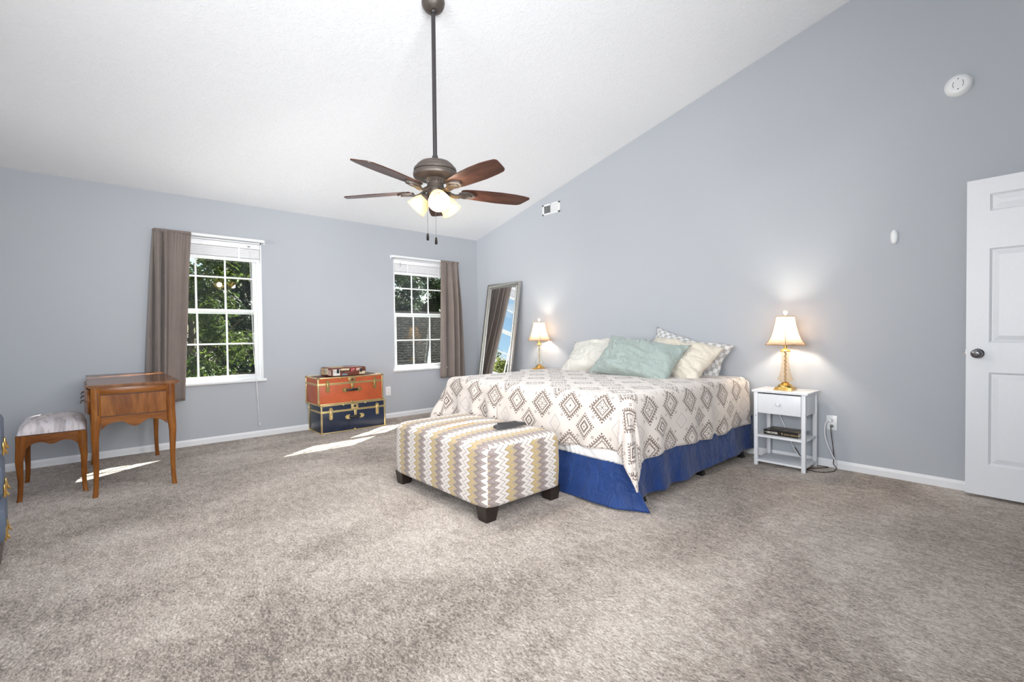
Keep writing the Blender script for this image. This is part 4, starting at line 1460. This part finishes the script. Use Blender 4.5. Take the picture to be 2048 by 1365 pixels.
# ------------------------------------------------------------------ printed throw
TZ, RR = 0.690, 0.060
def drape_profile(d, drop):
    """horizontal offset and drop for arc length d past the edge"""
    q = RR*pi/2
    if d <= 0:
        return d, 0.0
    if d < q:
        a = d/RR
        return RR*sin(a), RR*(1-cos(a))
    return RR+0.0, RR+(d-q)
XE0, XE1, YE = BX0-0.008, BX1+0.012, BYF-0.014
tx0, tx1, tyf, tyh = XE0-RR-0.30, XE1-RR+0.430, YE+RR-0.390, -0.175
SX_, SY_ = (XE0+RR, XE1-RR), YE+RR
def throw_pt(sx, ty):
    a = max(0.0, sx-SX_[1])
    al = max(0.0, SX_[0]-sx)
    b = max(0.0, SY_-ty)
    sgn = 1
    cxx = SX_[1]
    if al > 0:
        a, sgn, cxx = al, -1, SX_[0]
    if a > 0 or b > 0:
        r = hypot(a, b)
        th = atan2(b, a)
        ho, dz = drape_profile(r, 0)
        cone = sin(2*th)
        hang = max(0, r-RR*pi/2)
        k = 0.30*cone
        ho2 = ho+hang*k
        dz2 = RR*0+dz if hang <= 0 else RR+hang*sqrt(max(0.05, 1-k*k))
        # soft hanging folds, growing downwards
        arc = (ty if th < pi/4 else sx)
        fold = hang*(0.050*sin(arc*19+1.3*sin(arc*7))+0.05*noise.noise(Vector((sx*5, ty*5, 3.3))))
        if sgn < 0 or (b > 0 and sx < 2.75):
            fold += hang*0.10*sin(arc*31+1.0)*(1 if b > 0 else 0.4)
        if cone > 0.05:
            fold += hang*0.14*sin(th*9.0)*cone
        ho2 += max(-0.004, fold+0.012*min(1, hang*6))
        base_x = sx if a <= 0 else cxx
        base_y = ty if b <= 0 else SY_
        px = base_x+(sgn*cos(th)*ho2 if a > 0 else 0)
        py = base_y-(sin(th)*ho2 if b > 0 else 0)
        return Vector((px, py, TZ-dz2))
    n = 0.004*noise.noise(Vector((sx*4, ty*4, 1.0)))+0.006*noise.noise(Vector((sx*1.3, ty*1.3, 5.0)))
    return Vector((sx, ty, TZ+n))
th = thing('bed_throw', 'cream throw blanket with brown diamond motifs spread over the bed', 'blanket', (bo.x, bo.y, 0.67))
to = Vector(th.location)
m = MB()
NX, NY = 190, 150
def tf(u, v):
    sx = tx0+(tx1-tx0)*u
    # the edge wanders a little
    ty = tyf+(tyh-tyf)*v + (1-v)*0.02*sin(u*9)
    sx += (u-0.5)*0.02*sin(v*11)
    return throw_pt(sx, ty)-to
m.grid(tf, NX, NY, uvfn=lambda u, v: (tx0+(tx1-tx0)*u-4.041, tyf+(tyh-tyf)*v+2.003))
o = m.obj('cloth', THROW, th, angle=180)
solid(o, 0.007, 1)
# rolled hem along the foot and side edges
HEM = plain('throw_hem', (0.62, 0.55, 0.50), 0.9, nscale=60, var=0.12, bump=0.1)
m = MB(); m.tube([tf(i/160, 0.0)+Vector((0, 0, -0.001)) for i in range(161)], 0.0065, 8); m.obj('hem', HEM, th)
m = MB(); m.tube([tf(1.0, i/120) for i in range(121)], 0.0065, 8); m.obj('hem', HEM, th)

# ------------------------------------------------------------------ pillows
def pillow(name, label, mat, w, h, t, mtx, seed, wr=0.010, uvs=None, flat=2.3, parent=None, pinch=0.20):
    tt = thing(name, label, 'pillow', mtx.translation, group='pillows at the head of the bed')
    tt.rotation_euler = mtx.to_euler()
    m = MB()
    def side(sg):
        def f(u, v):
            a, b = 2*u-1, 2*v-1
            e = max(0.0, (1-abs(a)**flat))*max(0.0, (1-abs(b)**flat))
            x = a*w/2*(1-pinch*(1-abs(b)**2)*abs(a)**3*0.5)
            y = b*h/2*(1-pinch*(1-abs(a)**2)*abs(b)**3)
            n1 = noise.noise(Vector((a*2.1, b*2.4, seed)))
            dg = noise.noise(Vector((a*2.0+b*4.5, b*1.2-a*1.0, seed+9)))
            n2 = abs(noise.noise(Vector((a*4.2+1.5*dg, b*3.0, seed+3))))
            rad = abs(noise.noise(Vector((atan2(b*h, a*w)*2.6, seed, 0.5))))
            z = sg*t/2*(e**0.58)*(1+0.22*n1)+wr*(n2*1.9+dg*1.2-0.5)*(e**0.3)+wr*1.6*rad*(max(abs(a), abs(b))**2)*(e**0.35)
            return Vector((x+0.02*noise.noise(Vector((b*2, a, seed+5))), y+0.015*noise.noise(Vector((a*2.5, b, seed+7))), z))
        return f
    uvf = lambda u, v: (u*w, v*h)
    m.grid(side(1), 54, 40, uvf)
    m.grid(side(-1), 54, 40, uvf)
    bmesh.ops.remove_doubles(m.bm, verts=m.bm.verts[:], dist=0.0008)
    o = m.obj('pillowcase', mat, tt, angle=180)
    return tt, o
def pm(loc, lean_deg, yaw_deg=0, roll_deg=0):
    """local x = width, local y = height, local z = front (towards -y of the room)"""
    R = Matrix.Rotation(radians(yaw_deg), 4, 'Z') @ Matrix.Rotation(radians(90-lean_deg), 4, 'X') @ Matrix.Rotation(radians(roll_deg), 4, 'Z')
    return Matrix.Translation(loc) @ R
pillow('pillow', 'grey and white checked pillow leaning on the wall behind the beige pillow', CHECK, 0.82, 0.44, 0.17, pm((3.395, -0.150, 0.855), 18, 0, -13), 2.0)
pillow('pillow', 'cream white pillow at the window end, partly behind the sage pillow', CREAM, 0.90, 0.50, 0.27, pm((2.60, -0.350, 0.838), 49, 8, 3), 5.0, 0.020)
pillow('pillow', 'beige cream pillow lit by the lamp, at the lamp end of the bed', BEIGE, 0.78, 0.48, 0.25, pm((3.42, -0.385, 0.836), 46, -6, -10), 8.0, 0.024)
pillow('pillow', 'sage green wrinkled pillow propped in front of the other pillows', SAGE, 0.84, 0.49, 0.24, pm((3.20, -0.660, 0.842), 42, 6, -9), 11.0, 0.030, pinch=0.24)

# ================================================================== OTTOMAN
ot = thing('ottoman', 'square zigzag patterned ottoman at the foot of the bed', 'ottoman', (3.005, -2.395, 0))
OXH, OYH = 0.545, 0.325
m = MB()
OZ0, OZ1 = 0.092, 0.462
def ott(u, v):
    """u round the perimeter, v: 0 bottom .. 0.5 shoulder .. 1 top centre"""
    a = 2*pi*u
    c, s = cos(a), sin(a)
    e = 0.16
    kx = math.copysign(abs(c)**e, c); ky = math.copysign(abs(s)**e, s)
    if v < 0.5:
        k = v/0.5
        bul = 0.012*sin(pi*k)
        sc = 1+bul
        z = OZ0+(OZ1-0.060-OZ0)*k
        return Vector((kx*OXH*sc-0*k, ky*OYH*sc, z))
    k = (v-0.5)/0.5
    if k < 0.4:
        q = k/0.4*pi/2
        ins = 0.055*(1-cos(q))
        return Vector((kx*(OXH-ins), ky*(OYH-ins), OZ1-0.060+0.048*sin(q)))
    q = (k-0.4)/0.6
    r = 1-q
    return Vector((kx*(OXH-0.055)*r, ky*(OYH-0.055)*r, OZ1-0.012+0.016*(1-r*r)))
NUo, NVo = 160, 40
V = [[ott(i/NUo+0.125, j/NVo) for j in range(NVo+1)] for i in range(NUo)]
vb = [[m.bm.verts.new(p) for p in colm[:-1]] for colm in V]
vtop = m.bm.verts.new(V[0][-1])
def ouv(p, face_n):
    if abs(face_n.x) > 0.75 and abs(face_n.x) > abs(face_n.y):
        return (p.y+0.137 if face_n.x > 0 else p.y, p.z)
    if abs(face_n.y) > abs(face_n.z):
        return (p.x, p.z)
    return (p.x, p.y*-1.0+OYH*-1+0.43)
for i in range(NUo):
    i2 = (i+1) % NUo
    for j in range(NVo-1):
        m.bm.faces.new((vb[i][j], vb[i2][j], vb[i2][j+1], vb[i][j+1]))
    m.bm.faces.new((vb[i][-1], vb[i2][-1], vtop))
m.bm.faces.new([vb[i][0] for i in range(NUo)][::-1])
bmesh.ops.recalc_face_normals(m.bm, faces=m.bm.faces[:])
for f in m.bm.faces:
    for lp in f.loops:
        lp[m.uv].uv = ouv(lp.vert.co, f.normal)
m.obj('upholstered_block', ZIG, ot, angle=180)
# tufted pull lines on the top
PULL = plain('gold_seam_thread', (0.44, 0.27, 0.10), 0.9, bump=0)
for x in (-0.115, -0.005):
    m = MB(); m.tube([(x, -OYH+0.11+0.5*OYH*1.45*i/12+0.0, OZ1-0.012+0.0165*(1-max(abs(x)/0.49, abs(-OYH+0.11+0.5*OYH*1.45*i/12)/0.27)**2)-0.0002) for i in range(13)], 0.0034, 6); m.obj('top_seam', PULL, ot)
m = MB(); m.box2((-OXH+0.03, -OYH+0.03, 0.080), (OXH-0.03, OYH-0.03, 0.095)); m.obj('bottom_board', BLKM, ot)
for sx in (-1, 1):
    for sy in (-1, 1):
        m = MB()
        secs = []
        for z, w in ((0.0, 0.072), (0.092, 0.100)):
            x0, y0 = sx*(OXH-0.012-(0.012 if z == 0 else 0)), sy*(OYH-0.008-(0.012 if z == 0 else 0))
            secs.append([(x0, y0, z), (x0-sx*w, y0, z), (x0-sx*w, y0-sy*w, z), (x0, y0-sy*w, z)])
        m.loft(secs)
        m.obj('leg', ESPR, ot, smooth=False)

# remotes
r1 = thing('remote_control', 'larger charcoal remote control lying on the ottoman', 'remote control', (3.295, -2.300, 0.474), radians(82), 'remote controls on the ottoman')
m = MB()
m.loft([[(-0.122, -0.022, 0), (-0.122, 0.022, 0), (-0.124, 0.018, 0.016), (-0.124, -0.018, 0.016)],
        [(-0.10, -0.027, 0), (-0.10, 0.027, 0), (-0.10, 0.022, 0.021), (-0.10, -0.022, 0.021)],
        [(0.08, -0.026, 0), (0.08, 0.026, 0), (0.08, 0.021, 0.021), (0.08, -0.021, 0.021)],
        [(0.118, -0.020, 0.0), (0.118, 0.020, 0.0), (0.112, 0.016, 0.016), (0.112, -0.016, 0.016)]])
m.obj('shell', GRYR, r1, angle=25)
m = MB()
for i in range(7):
    for j in range(3):
        m.box((-0.085+i*0.022, -0.013+j*0.013, 0.0215), (0.010, 0.008, 0.0025), 0.001)
m.obj('button_pad', BLKP, r1)
r2 = thing('remote_control', 'slim black remote control lying beside the larger one on the ottoman', 'remote control', (3.235, -2.270, 0.474), radians(76), 'remote controls on the ottoman')
m = MB(); m.box((0, 0, 0.0085), (0.150, 0.036, 0.017), 0.006, 3); m.obj('shell', BLKP, r2)
m = MB(); m.lathe([(0.011, 0.0168), (0.011, 0.0185), (0.006, 0.0185)], (0.048, 0, 0), 18); m.obj('dial_button', GRYR, r2)

# ================================================================== NIGHTSTANDS
def nightstand(label, loc, zs=1.0):
    t = thing('nightstand', label, 'nightstand', loc, group='white nightstands on the two sides of the bed')
    W, D, Hh = 0.405, 0.315, 0.613
    w, d = W/2, D/2
    m = MB(); m.box2((-w, -d, Hh-0.017), (w, d, Hh), 0.002); m.obj('top', NSW, t)
    q = 0.028
    for sx in (-1, 1):
        for sy in (-1, 1):
            m = MB(); m.box((sx*(w-0.016-q/2), sy*(d-0.006-q/2), (Hh-0.017)/2), (q, q, Hh-0.017), 0.002); m.obj('leg', NSW, t)
    dr = MB(); dr.box2((-w+0.046, -d+0.004, 0.430), (w-0.046, -d+0.020, 0.586), 0.0015)
    dro = dr.obj('drawer', NSW, t)
    m = MB()
    m.lathe([(0.010, 0), (0.007, 0.006), (0.007, 0.012), (0.014, 0.016), (0.017, 0.023), (0.014, 0.030), (0.006, 0.032)], (0, -d+0.004, 0.512), 22, (0, -1, 0))
    m.obj('knob', NSW, dro)
    m = MB(); m.box2((-w+0.046, -d+0.020, 0.440), (-w+0.052, d-0.02, 0.570)); m.box2((w-0.052, -d+0.020, 0.440), (w-0.046, d-0.02, 0.570)); m.box2((-w+0.046, -d+0.02, 0.436), (w-0.046, d-0.02, 0.441)); m.obj('drawer_box', NSW, dro, smooth=False)
    for sx in (-1, 1):
        m = MB(); m.box2((sx*(w-0.024), -d+0.034, 0.432), (sx*(w-0.034), d-0.034, Hh-0.017), 0.001); m.obj('side_panel', NSW, t)
    m = MB(); m.box2((-w+0.044, d-0.022, 0.432), (w-0.044, d-0.014, Hh-0.017)); m.obj('back_panel', NSW, t)
    for z in (0.232, 0.030):
        m = MB(); m.box2((-w+0.018, -d+0.012, z), (w-0.018, d-0.012, z+0.016), 0.001); m.obj('shelf', NSW, t)
    m = MB(); m.lathe([(0.004, 0), (0.004, 0.001)], (-w+0.030, -d+0.0058, 0.405), 8, (0, -1, 0)); m.obj('screw_cap', GREYP, t)
    t.scale = (1, 1, zs)
    return t
nsR = nightstand('white nightstand with a book on its shelf, right of the bed', (4.283, -0.190, 0))
nsL = nightstand('white nightstand between the bed and the leaning mirror', (1.515, -0.200, 0), 0.630/0.613)

# ================================================================== TABLE LAMPS
def table_lamp(label, loc, glass, bulb_w, ph):
    t = thing('table_lamp', label, 'lamp', loc, group='cut glass table lamps with bell shades')
    m = MB(); m.box((0, 0, 0.007), (0.132, 0.132, 0.014), 0.003); m.box((0, 0, 0.019), (0.118, 0.118, 0.010), 0.003)
    m.lathe([(0.056, 0.024), (0.054, 0.034), (0.044, 0.046), (0.030, 0.054), (0.026, 0.060)], n=32)
    m.obj('brass_base', BRASS, t)
    m = MB(); m.lathe([(0.028, 0.060), (0.044, 0.068), (0.056, 0.082), (0.055, 0.094), (0.046, 0.112), (0.037, 0.145), (0.030, 0.185), (0.026, 0.225), (0.026, 0.255), (0.029, 0.280), (0.034, 0.300), (0.037, 0.310), (0.034, 0.312)], n=32)
    g = m.obj('glass_column', glass, t)
    m = MB()
    pts = []
    for i in range(90):
        a = i*0.55
        pts.append((0.0075*cos(a), 0.0075*sin(a), 0.062+i*0.0028))
    m.tube(pts, 0.004, 6); m.cyl((0, 0, 0.06), (0, 0, 0.312), 0.005, n=10)
    m.obj('twisted_stem', BRASSO, g)
    m = MB(); m.lathe([(0.037, 0.311), (0.038, 0.316), (0.030, 0.322), (0.018, 0.330), (0.012, 0.336), (0.012, 0.352), (0.017, 0.356), (0.017, 0.395), (0.010, 0.400)], n=28); m.obj('socket', BRASS, t)
    # hexagonal bell shade
    prof = [(0.162, 0.366), (0.150, 0.378), (0.132, 0.402), (0.116, 0.432), (0.103, 0.465), (0.092, 0.500), (0.083, 0.540), (0.077, 0.575), (0.074, 0.594)]
    m = MB()
    NSUB = 6
    rings = []
    for r, z in prof:
        ring = []
        for k in range(6):
            a0, a1 = ph+k*pi/3, ph+(k+1)*pi/3
            p0, p1 = Vector((r*cos(a0), r*sin(a0), z)), Vector((r*cos(a1), r*sin(a1), z))
            for j in range(NSUB):
                f = j/NSUB
                p = p0.lerp(p1, f)
                sag = 0.004*sin(pi*f)
                p.x *= 1-sag/r; p.y *= 1-sag/r
                if z < 0.367:
                    p.z += 0.006*sin(pi*f)
                ring.append(m.bm.verts.new(p))
        rings.append(ring)
    for A, B in zip(rings, rings[1:]):
        m.bridge(A, B)
    sh = m.obj('lamp_shade', SHADE, t, angle=25)
    for k in range(6):
        a = ph+k*pi/3
        m = MB(); m.tube([((r+0.001)*cos(a), (r+0.001)*sin(a), z) for r, z in prof], 0.0022, 6); m.obj('rib_trim', SHTRIM, sh)
    for r, z, n_ in ((0.162, 0.366, 'bottom_trim'), (0.074, 0.594, 'top_trim')):
        m = MB()
        pts = [(r*cos(ph+k*pi/3), r*sin(ph+k*pi/3), z+(0.0)) for k in range(7)]
        for p, q in zip(pts, pts[1:]):
            m.cyl(p, q, 0.003, n=6)
        m.obj(n_, SHTRIM, sh)
    m = MB()
    for k in range(3):
        a = ph+k*2*pi/3
        m.cyl((0, 0, 0.598), (0.073*cos(a), 0.073*sin(a), 0.594), 0.0015, n=6)
    m.cyl((0, 0, 0.594), (0, 0, 0.612), 0.003, n=8)
    for s in (-1, 1):
        m.tube([(0, s*0.010, 0.398), (0, s*0.045, 0.44), (0, s*0.045, 0.55), (0, s*0.004, 0.597)], 0.0016, 6)
    m.obj('harp', BRASS, t)
    m = MB(); m.lathe([(0.008, 0.604), (0.007, 0.612), (0.014, 0.618), (0.018, 0.628), (0.016, 0.638), (0.008, 0.645), (0.001, 0.646)], n=20); m.obj('finial', FINIAL, t)
    m = MB(); m.lathe([(0.012, 0.400), (0.014, 0.410), (0.022, 0.425), (0.024, 0.438), (0.020, 0.452), (0.008, 0.460), (0.001, 0.461)], n=20); m.obj('light_bulb', BULB, t)
    lamp('table_lamp_light', 'POINT', Vector(loc)+Vector((0, 0, 0.500)), bulb_w, (1.0, 0.89, 0.73), radius=0.032)
    return t
cam_az = atan2(CAM.y+0.2, CAM.x-4.285)
table_lamp('lit cut glass lamp on the nightstand right of the bed', (4.284, -0.195, 0.6135), CUTG, 14.0, cam_az)
cam_az2 = atan2(CAM.y+0.15, CAM.x-1.45)
table_lamp('lit cut glass lamp on the nightstand near the mirror', (1.460, -0.160, 0.6305), CUTC, 11.0, cam_az2+radians(6))

# ================================================================== BOOK
bk = thing('hardcover_book', 'dark hardcover book lying on the nightstand middle shelf', 'book', (4.283, -0.190, 0.2487), radians(-2))
m = MB(); m.box2((-0.128, -0.088, 0.003), (0.122, 0.085, 0.036)); m.obj('pages', plain('book_pages', (0.66, 0.60, 0.50), 0.8, nscale=300, bump=0), bk, smooth=False)
BKC = plain('book_cover', (0.012, 0.010, 0.010), 0.35, nscale=30, var=0.3, bump=0)
BKT = M('book_jacket_front', rough=0.35)
BKT.color(BKT.ramp(BKT.noise(BKT.coord('Object', scale=(6, 9, 1)), 2.2, 3), [(0.40, (0.022, 0.015, 0.012)), (0.54, (0.10, 0.065, 0.035)), (0.66, (0.34, 0.25, 0.13))]))
m = MB(); m.box2((-0.130, -0.092, 0.0), (0.125, 0.088, 0.003)); m.box2((-0.130, -0.094, 0.0), (0.125, -0.090, 0.039)); cvr = m.obj('cover', BKC, bk, smooth=False)
m = MB(); m.box2((-0.130, -0.092, 0.036), (0.125, 0.088, 0.039)); m.obj('front_board', BKT.m, bk, smooth=False)
def lettering(txt, x, z, size, parent, mat, name='spine_lettering', bold=False):
    cu = bpy.data.curves.new('lettering', 'FONT')
    cu.body = txt
    cu.size = size
    cu.extrude = 0.0003
    cu.offset = 0.0006 if bold else 0.0
    ob = bpy.data.objects.new('lettering_tmp', cu)
    col.objects.link(ob)
    dg = bpy.context.evaluated_depsgraph_get()
    me = bpy.data.meshes.new_from_object(ob.evaluated_get(dg))
    bpy.data.objects.remove(ob)
    me.materials.clear(); me.materials.append(mat)
    o = bpy.data.objects.new(name, me)
    col.objects.link(o)
    o.parent = parent
    o.location = (x, -0.0944, z)
    o.rotation_euler = (pi/2, 0, 0)
    return o
INK = plain('cream_ink', (0.75, 0.70, 0.60), 0.6, bump=0, var=0.02)
GOLDI = plain('gold_ink', (0.55, 0.38, 0.16), 0.5, bump=0, var=0.02)
lettering('THE', -0.124, 0.016, 0.011, bk, INK)
lettering('BROKER', -0.102, 0.012, 0.021, bk, INK, bold=True)
lettering('JOHN GRISHAM', 0.022, 0.0135, 0.0155, bk, GOLDI)
m = MB(); m.box((0.008, -0.0945, 0.019), (0.003, 0.0006, 0.020)); m.box((0.008, -0.0945, 0.023), (0.012, 0.0006, 0.003)); m.obj('spine_ornament', GOLDI, bk, smooth=False)

# ================================================================== CORDS BY THE NIGHTSTAND
def smooth_pts(P, n=12):
    P = [Vector(p) for p in P]
    Q = [P[0]]+P+[P[-1]]
    out = []
    for i in range(1, len(Q)-2):
        p0, p1, p2, p3 = Q[i-1:i+3]
        for k in range(n):
            t_ = k/n
            out.append(0.5*((2*p1)+(p2-p0)*t_+(2*p0-5*p1+4*p2-p3)*t_*t_+(3*p1-p0-3*p2+p3)*t_**3))
    out.append(P[-1])
    return out
wc = thing('white_power_cord', 'white power cord hanging from the outlet beside the nightstand', 'cord', (4.552, -0.02, 0.372))
wo = Vector(wc.location)
m = MB(); m.box((0, -0.004, 0.006), (0.026, 0.026, 0.024), 0.006); m.obj('plug', PLASTIC, wc)
m = MB(); m.tube([p-wo for p in smooth_pts([(4.545, -0.036, 0.376), (4.525, -0.045, 0.350), (4.520, -0.040, 0.27), (4.535, -0.030, 0.19), (4.565, -0.026, 0.11), (4.590, -0.028, 0.060), (4.594, -0.032, 0.030), (4.575, -0.030, 0.012), (4.50, -0.030, 0.010), (4.42, -0.026, 0.012), (4.36, -0.024, 0.03), (4.30, -0.020, 0.10), (4.25, -0.018, 0.22), (4.19, -0.018, 0.36), (4.16, -0.018, 0.42)])], 0.0042, 8); m.obj('cord', CORDW, wc)
m = MB(); m.box((4.145-wo.x, -0.019-wo.y, 0.420-wo.z), (0.060, 0.022, 0.026), 0.004); m.obj('switch_box', PLASTIC, wc)
bc = thing('brown_lamp_cord', 'thin dark lamp cord looped on the carpet below the outlet', 'cord', (4.558, -0.02, 0.338))
b0 = Vector(bc.location)
m = MB(); m.box((0.004, -0.001, -0.004), (0.020, 0.024, 0.018), 0.004); m.obj('plug', GREYP, bc)
DCORD = plain('brown_cord', (0.05, 0.026, 0.018), 0.5, bump=0)
m = MB(); m.tube([p-b0 for p in smooth_pts([(4.560, -0.036, 0.334), (4.562, -0.040, 0.29), (4.572, -0.030, 0.18), (4.578, -0.024, 0.09), (4.576, -0.030, 0.040), (4.590, -0.034, 0.022), (4.600, -0.050, 0.006), (4.600, -0.140, 0.005), (4.545, -0.230, 0.005), (4.47, -0.235, 0.005), (4.445, -0.20, 0.005), (4.50, -0.115, 0.006), (4.545, -0.045, 0.007), (4.47, -0.030, 0.006), (4.40, -0.026, 0.03), (4.34, -0.022, 0.06), (4.30, -0.02, 0.12)])], 0.0030, 8); m.obj('cord', DCORD, bc)

# ================================================================== ROLLING CASE AT THE LEFT EDGE
rc = thing('rolling_case', 'stacked slate blue rolling case with brass latches at the far left', 'suitcase', (2.40, -4.940, 0), radians(3))
CW, CD = 0.165, 0.250
for k, (z0, z1, g) in enumerate(((0.150, 0.342, 0.005), (0.350, 0.537, 0.0), (0.545, 0.735, 0.0))):
    m = MB()
    secs = []
    for z, ins in ((z0, 0.028), (z0+0.035, 0.006), (z0+0.05, 0.0), (z1-0.03, 0.0), (z1-0.012, 0.006), (z1, 0.016)):
        a, b = CW-ins+g, CD-ins+g
        c = 0.03
        secs.append([(a-c, -b, z), (a, -b+c, z), (a, b-c, z), (a-c, b, z), (-a+c, b, z), (-a, b-c, z), (-a, -b+c, z), (-a+c, -b, z)])
    m.loft(secs)
    tier = m.obj('tier', CASEB, rc, angle=35)
    for xx in (-0.07, 0.07):
        m = MB()
        m.box((xx, CD+0.004, z0+0.045), (0.040, 0.008, 0.060), 0.003)
        m.tube([(xx-0.016, CD+0.004, z0+0.060), (xx-0.014, CD+0.009, z0+0.034), (xx, CD+0.016, z0+0.022), (xx+0.014, CD+0.009, z0+0.034), (xx+0.016, CD+0.004, z0+0.060)], 0.004, 8)
        m.obj('latch', BRASS, tier)
    m = MB()
    m.box((CW+0.004, 0.12, z0+0.045), (0.008, 0.040, 0.060), 0.003); m.box((CW+0.004, -0.12, z0+0.045), (0.008, 0.040, 0.060), 0.003)
    m.obj('latch', BRASS, tier)
m = MB(); m.box2((-CW+0.012, -CD+0.012, 0.075), (CW-0.012, CD-0.010, 0.150), 0.012, 3); m.obj('wheel_tray', TANB, rc)
for sx in (-1, 1):
    for sy in (-1, 1):
        m = MB()
        c = (sx*(CW-0.05), sy*(CD-0.06), 0.040)
        m.cyl((c[0]-0.014, c[1], c[2]), (c[0]+0.014, c[1], c[2]), 0.040, n=24)
        m.box((c[0], c[1], 0.072), (0.040, 0.05, 0.022), 0.004)
        m.obj('caster', BLKP, rc)
m = MB(); m.tube([(0.0, -0.12, 0.738), (0, -0.10, 0.762), (0, 0.10, 0.768), (0, 0.17, 0.765), (0, 0.225, 0.738)], lambda f: 0.010+0.006*sin(pi*f), 10); m.obj('top_handle', TANB, rc)
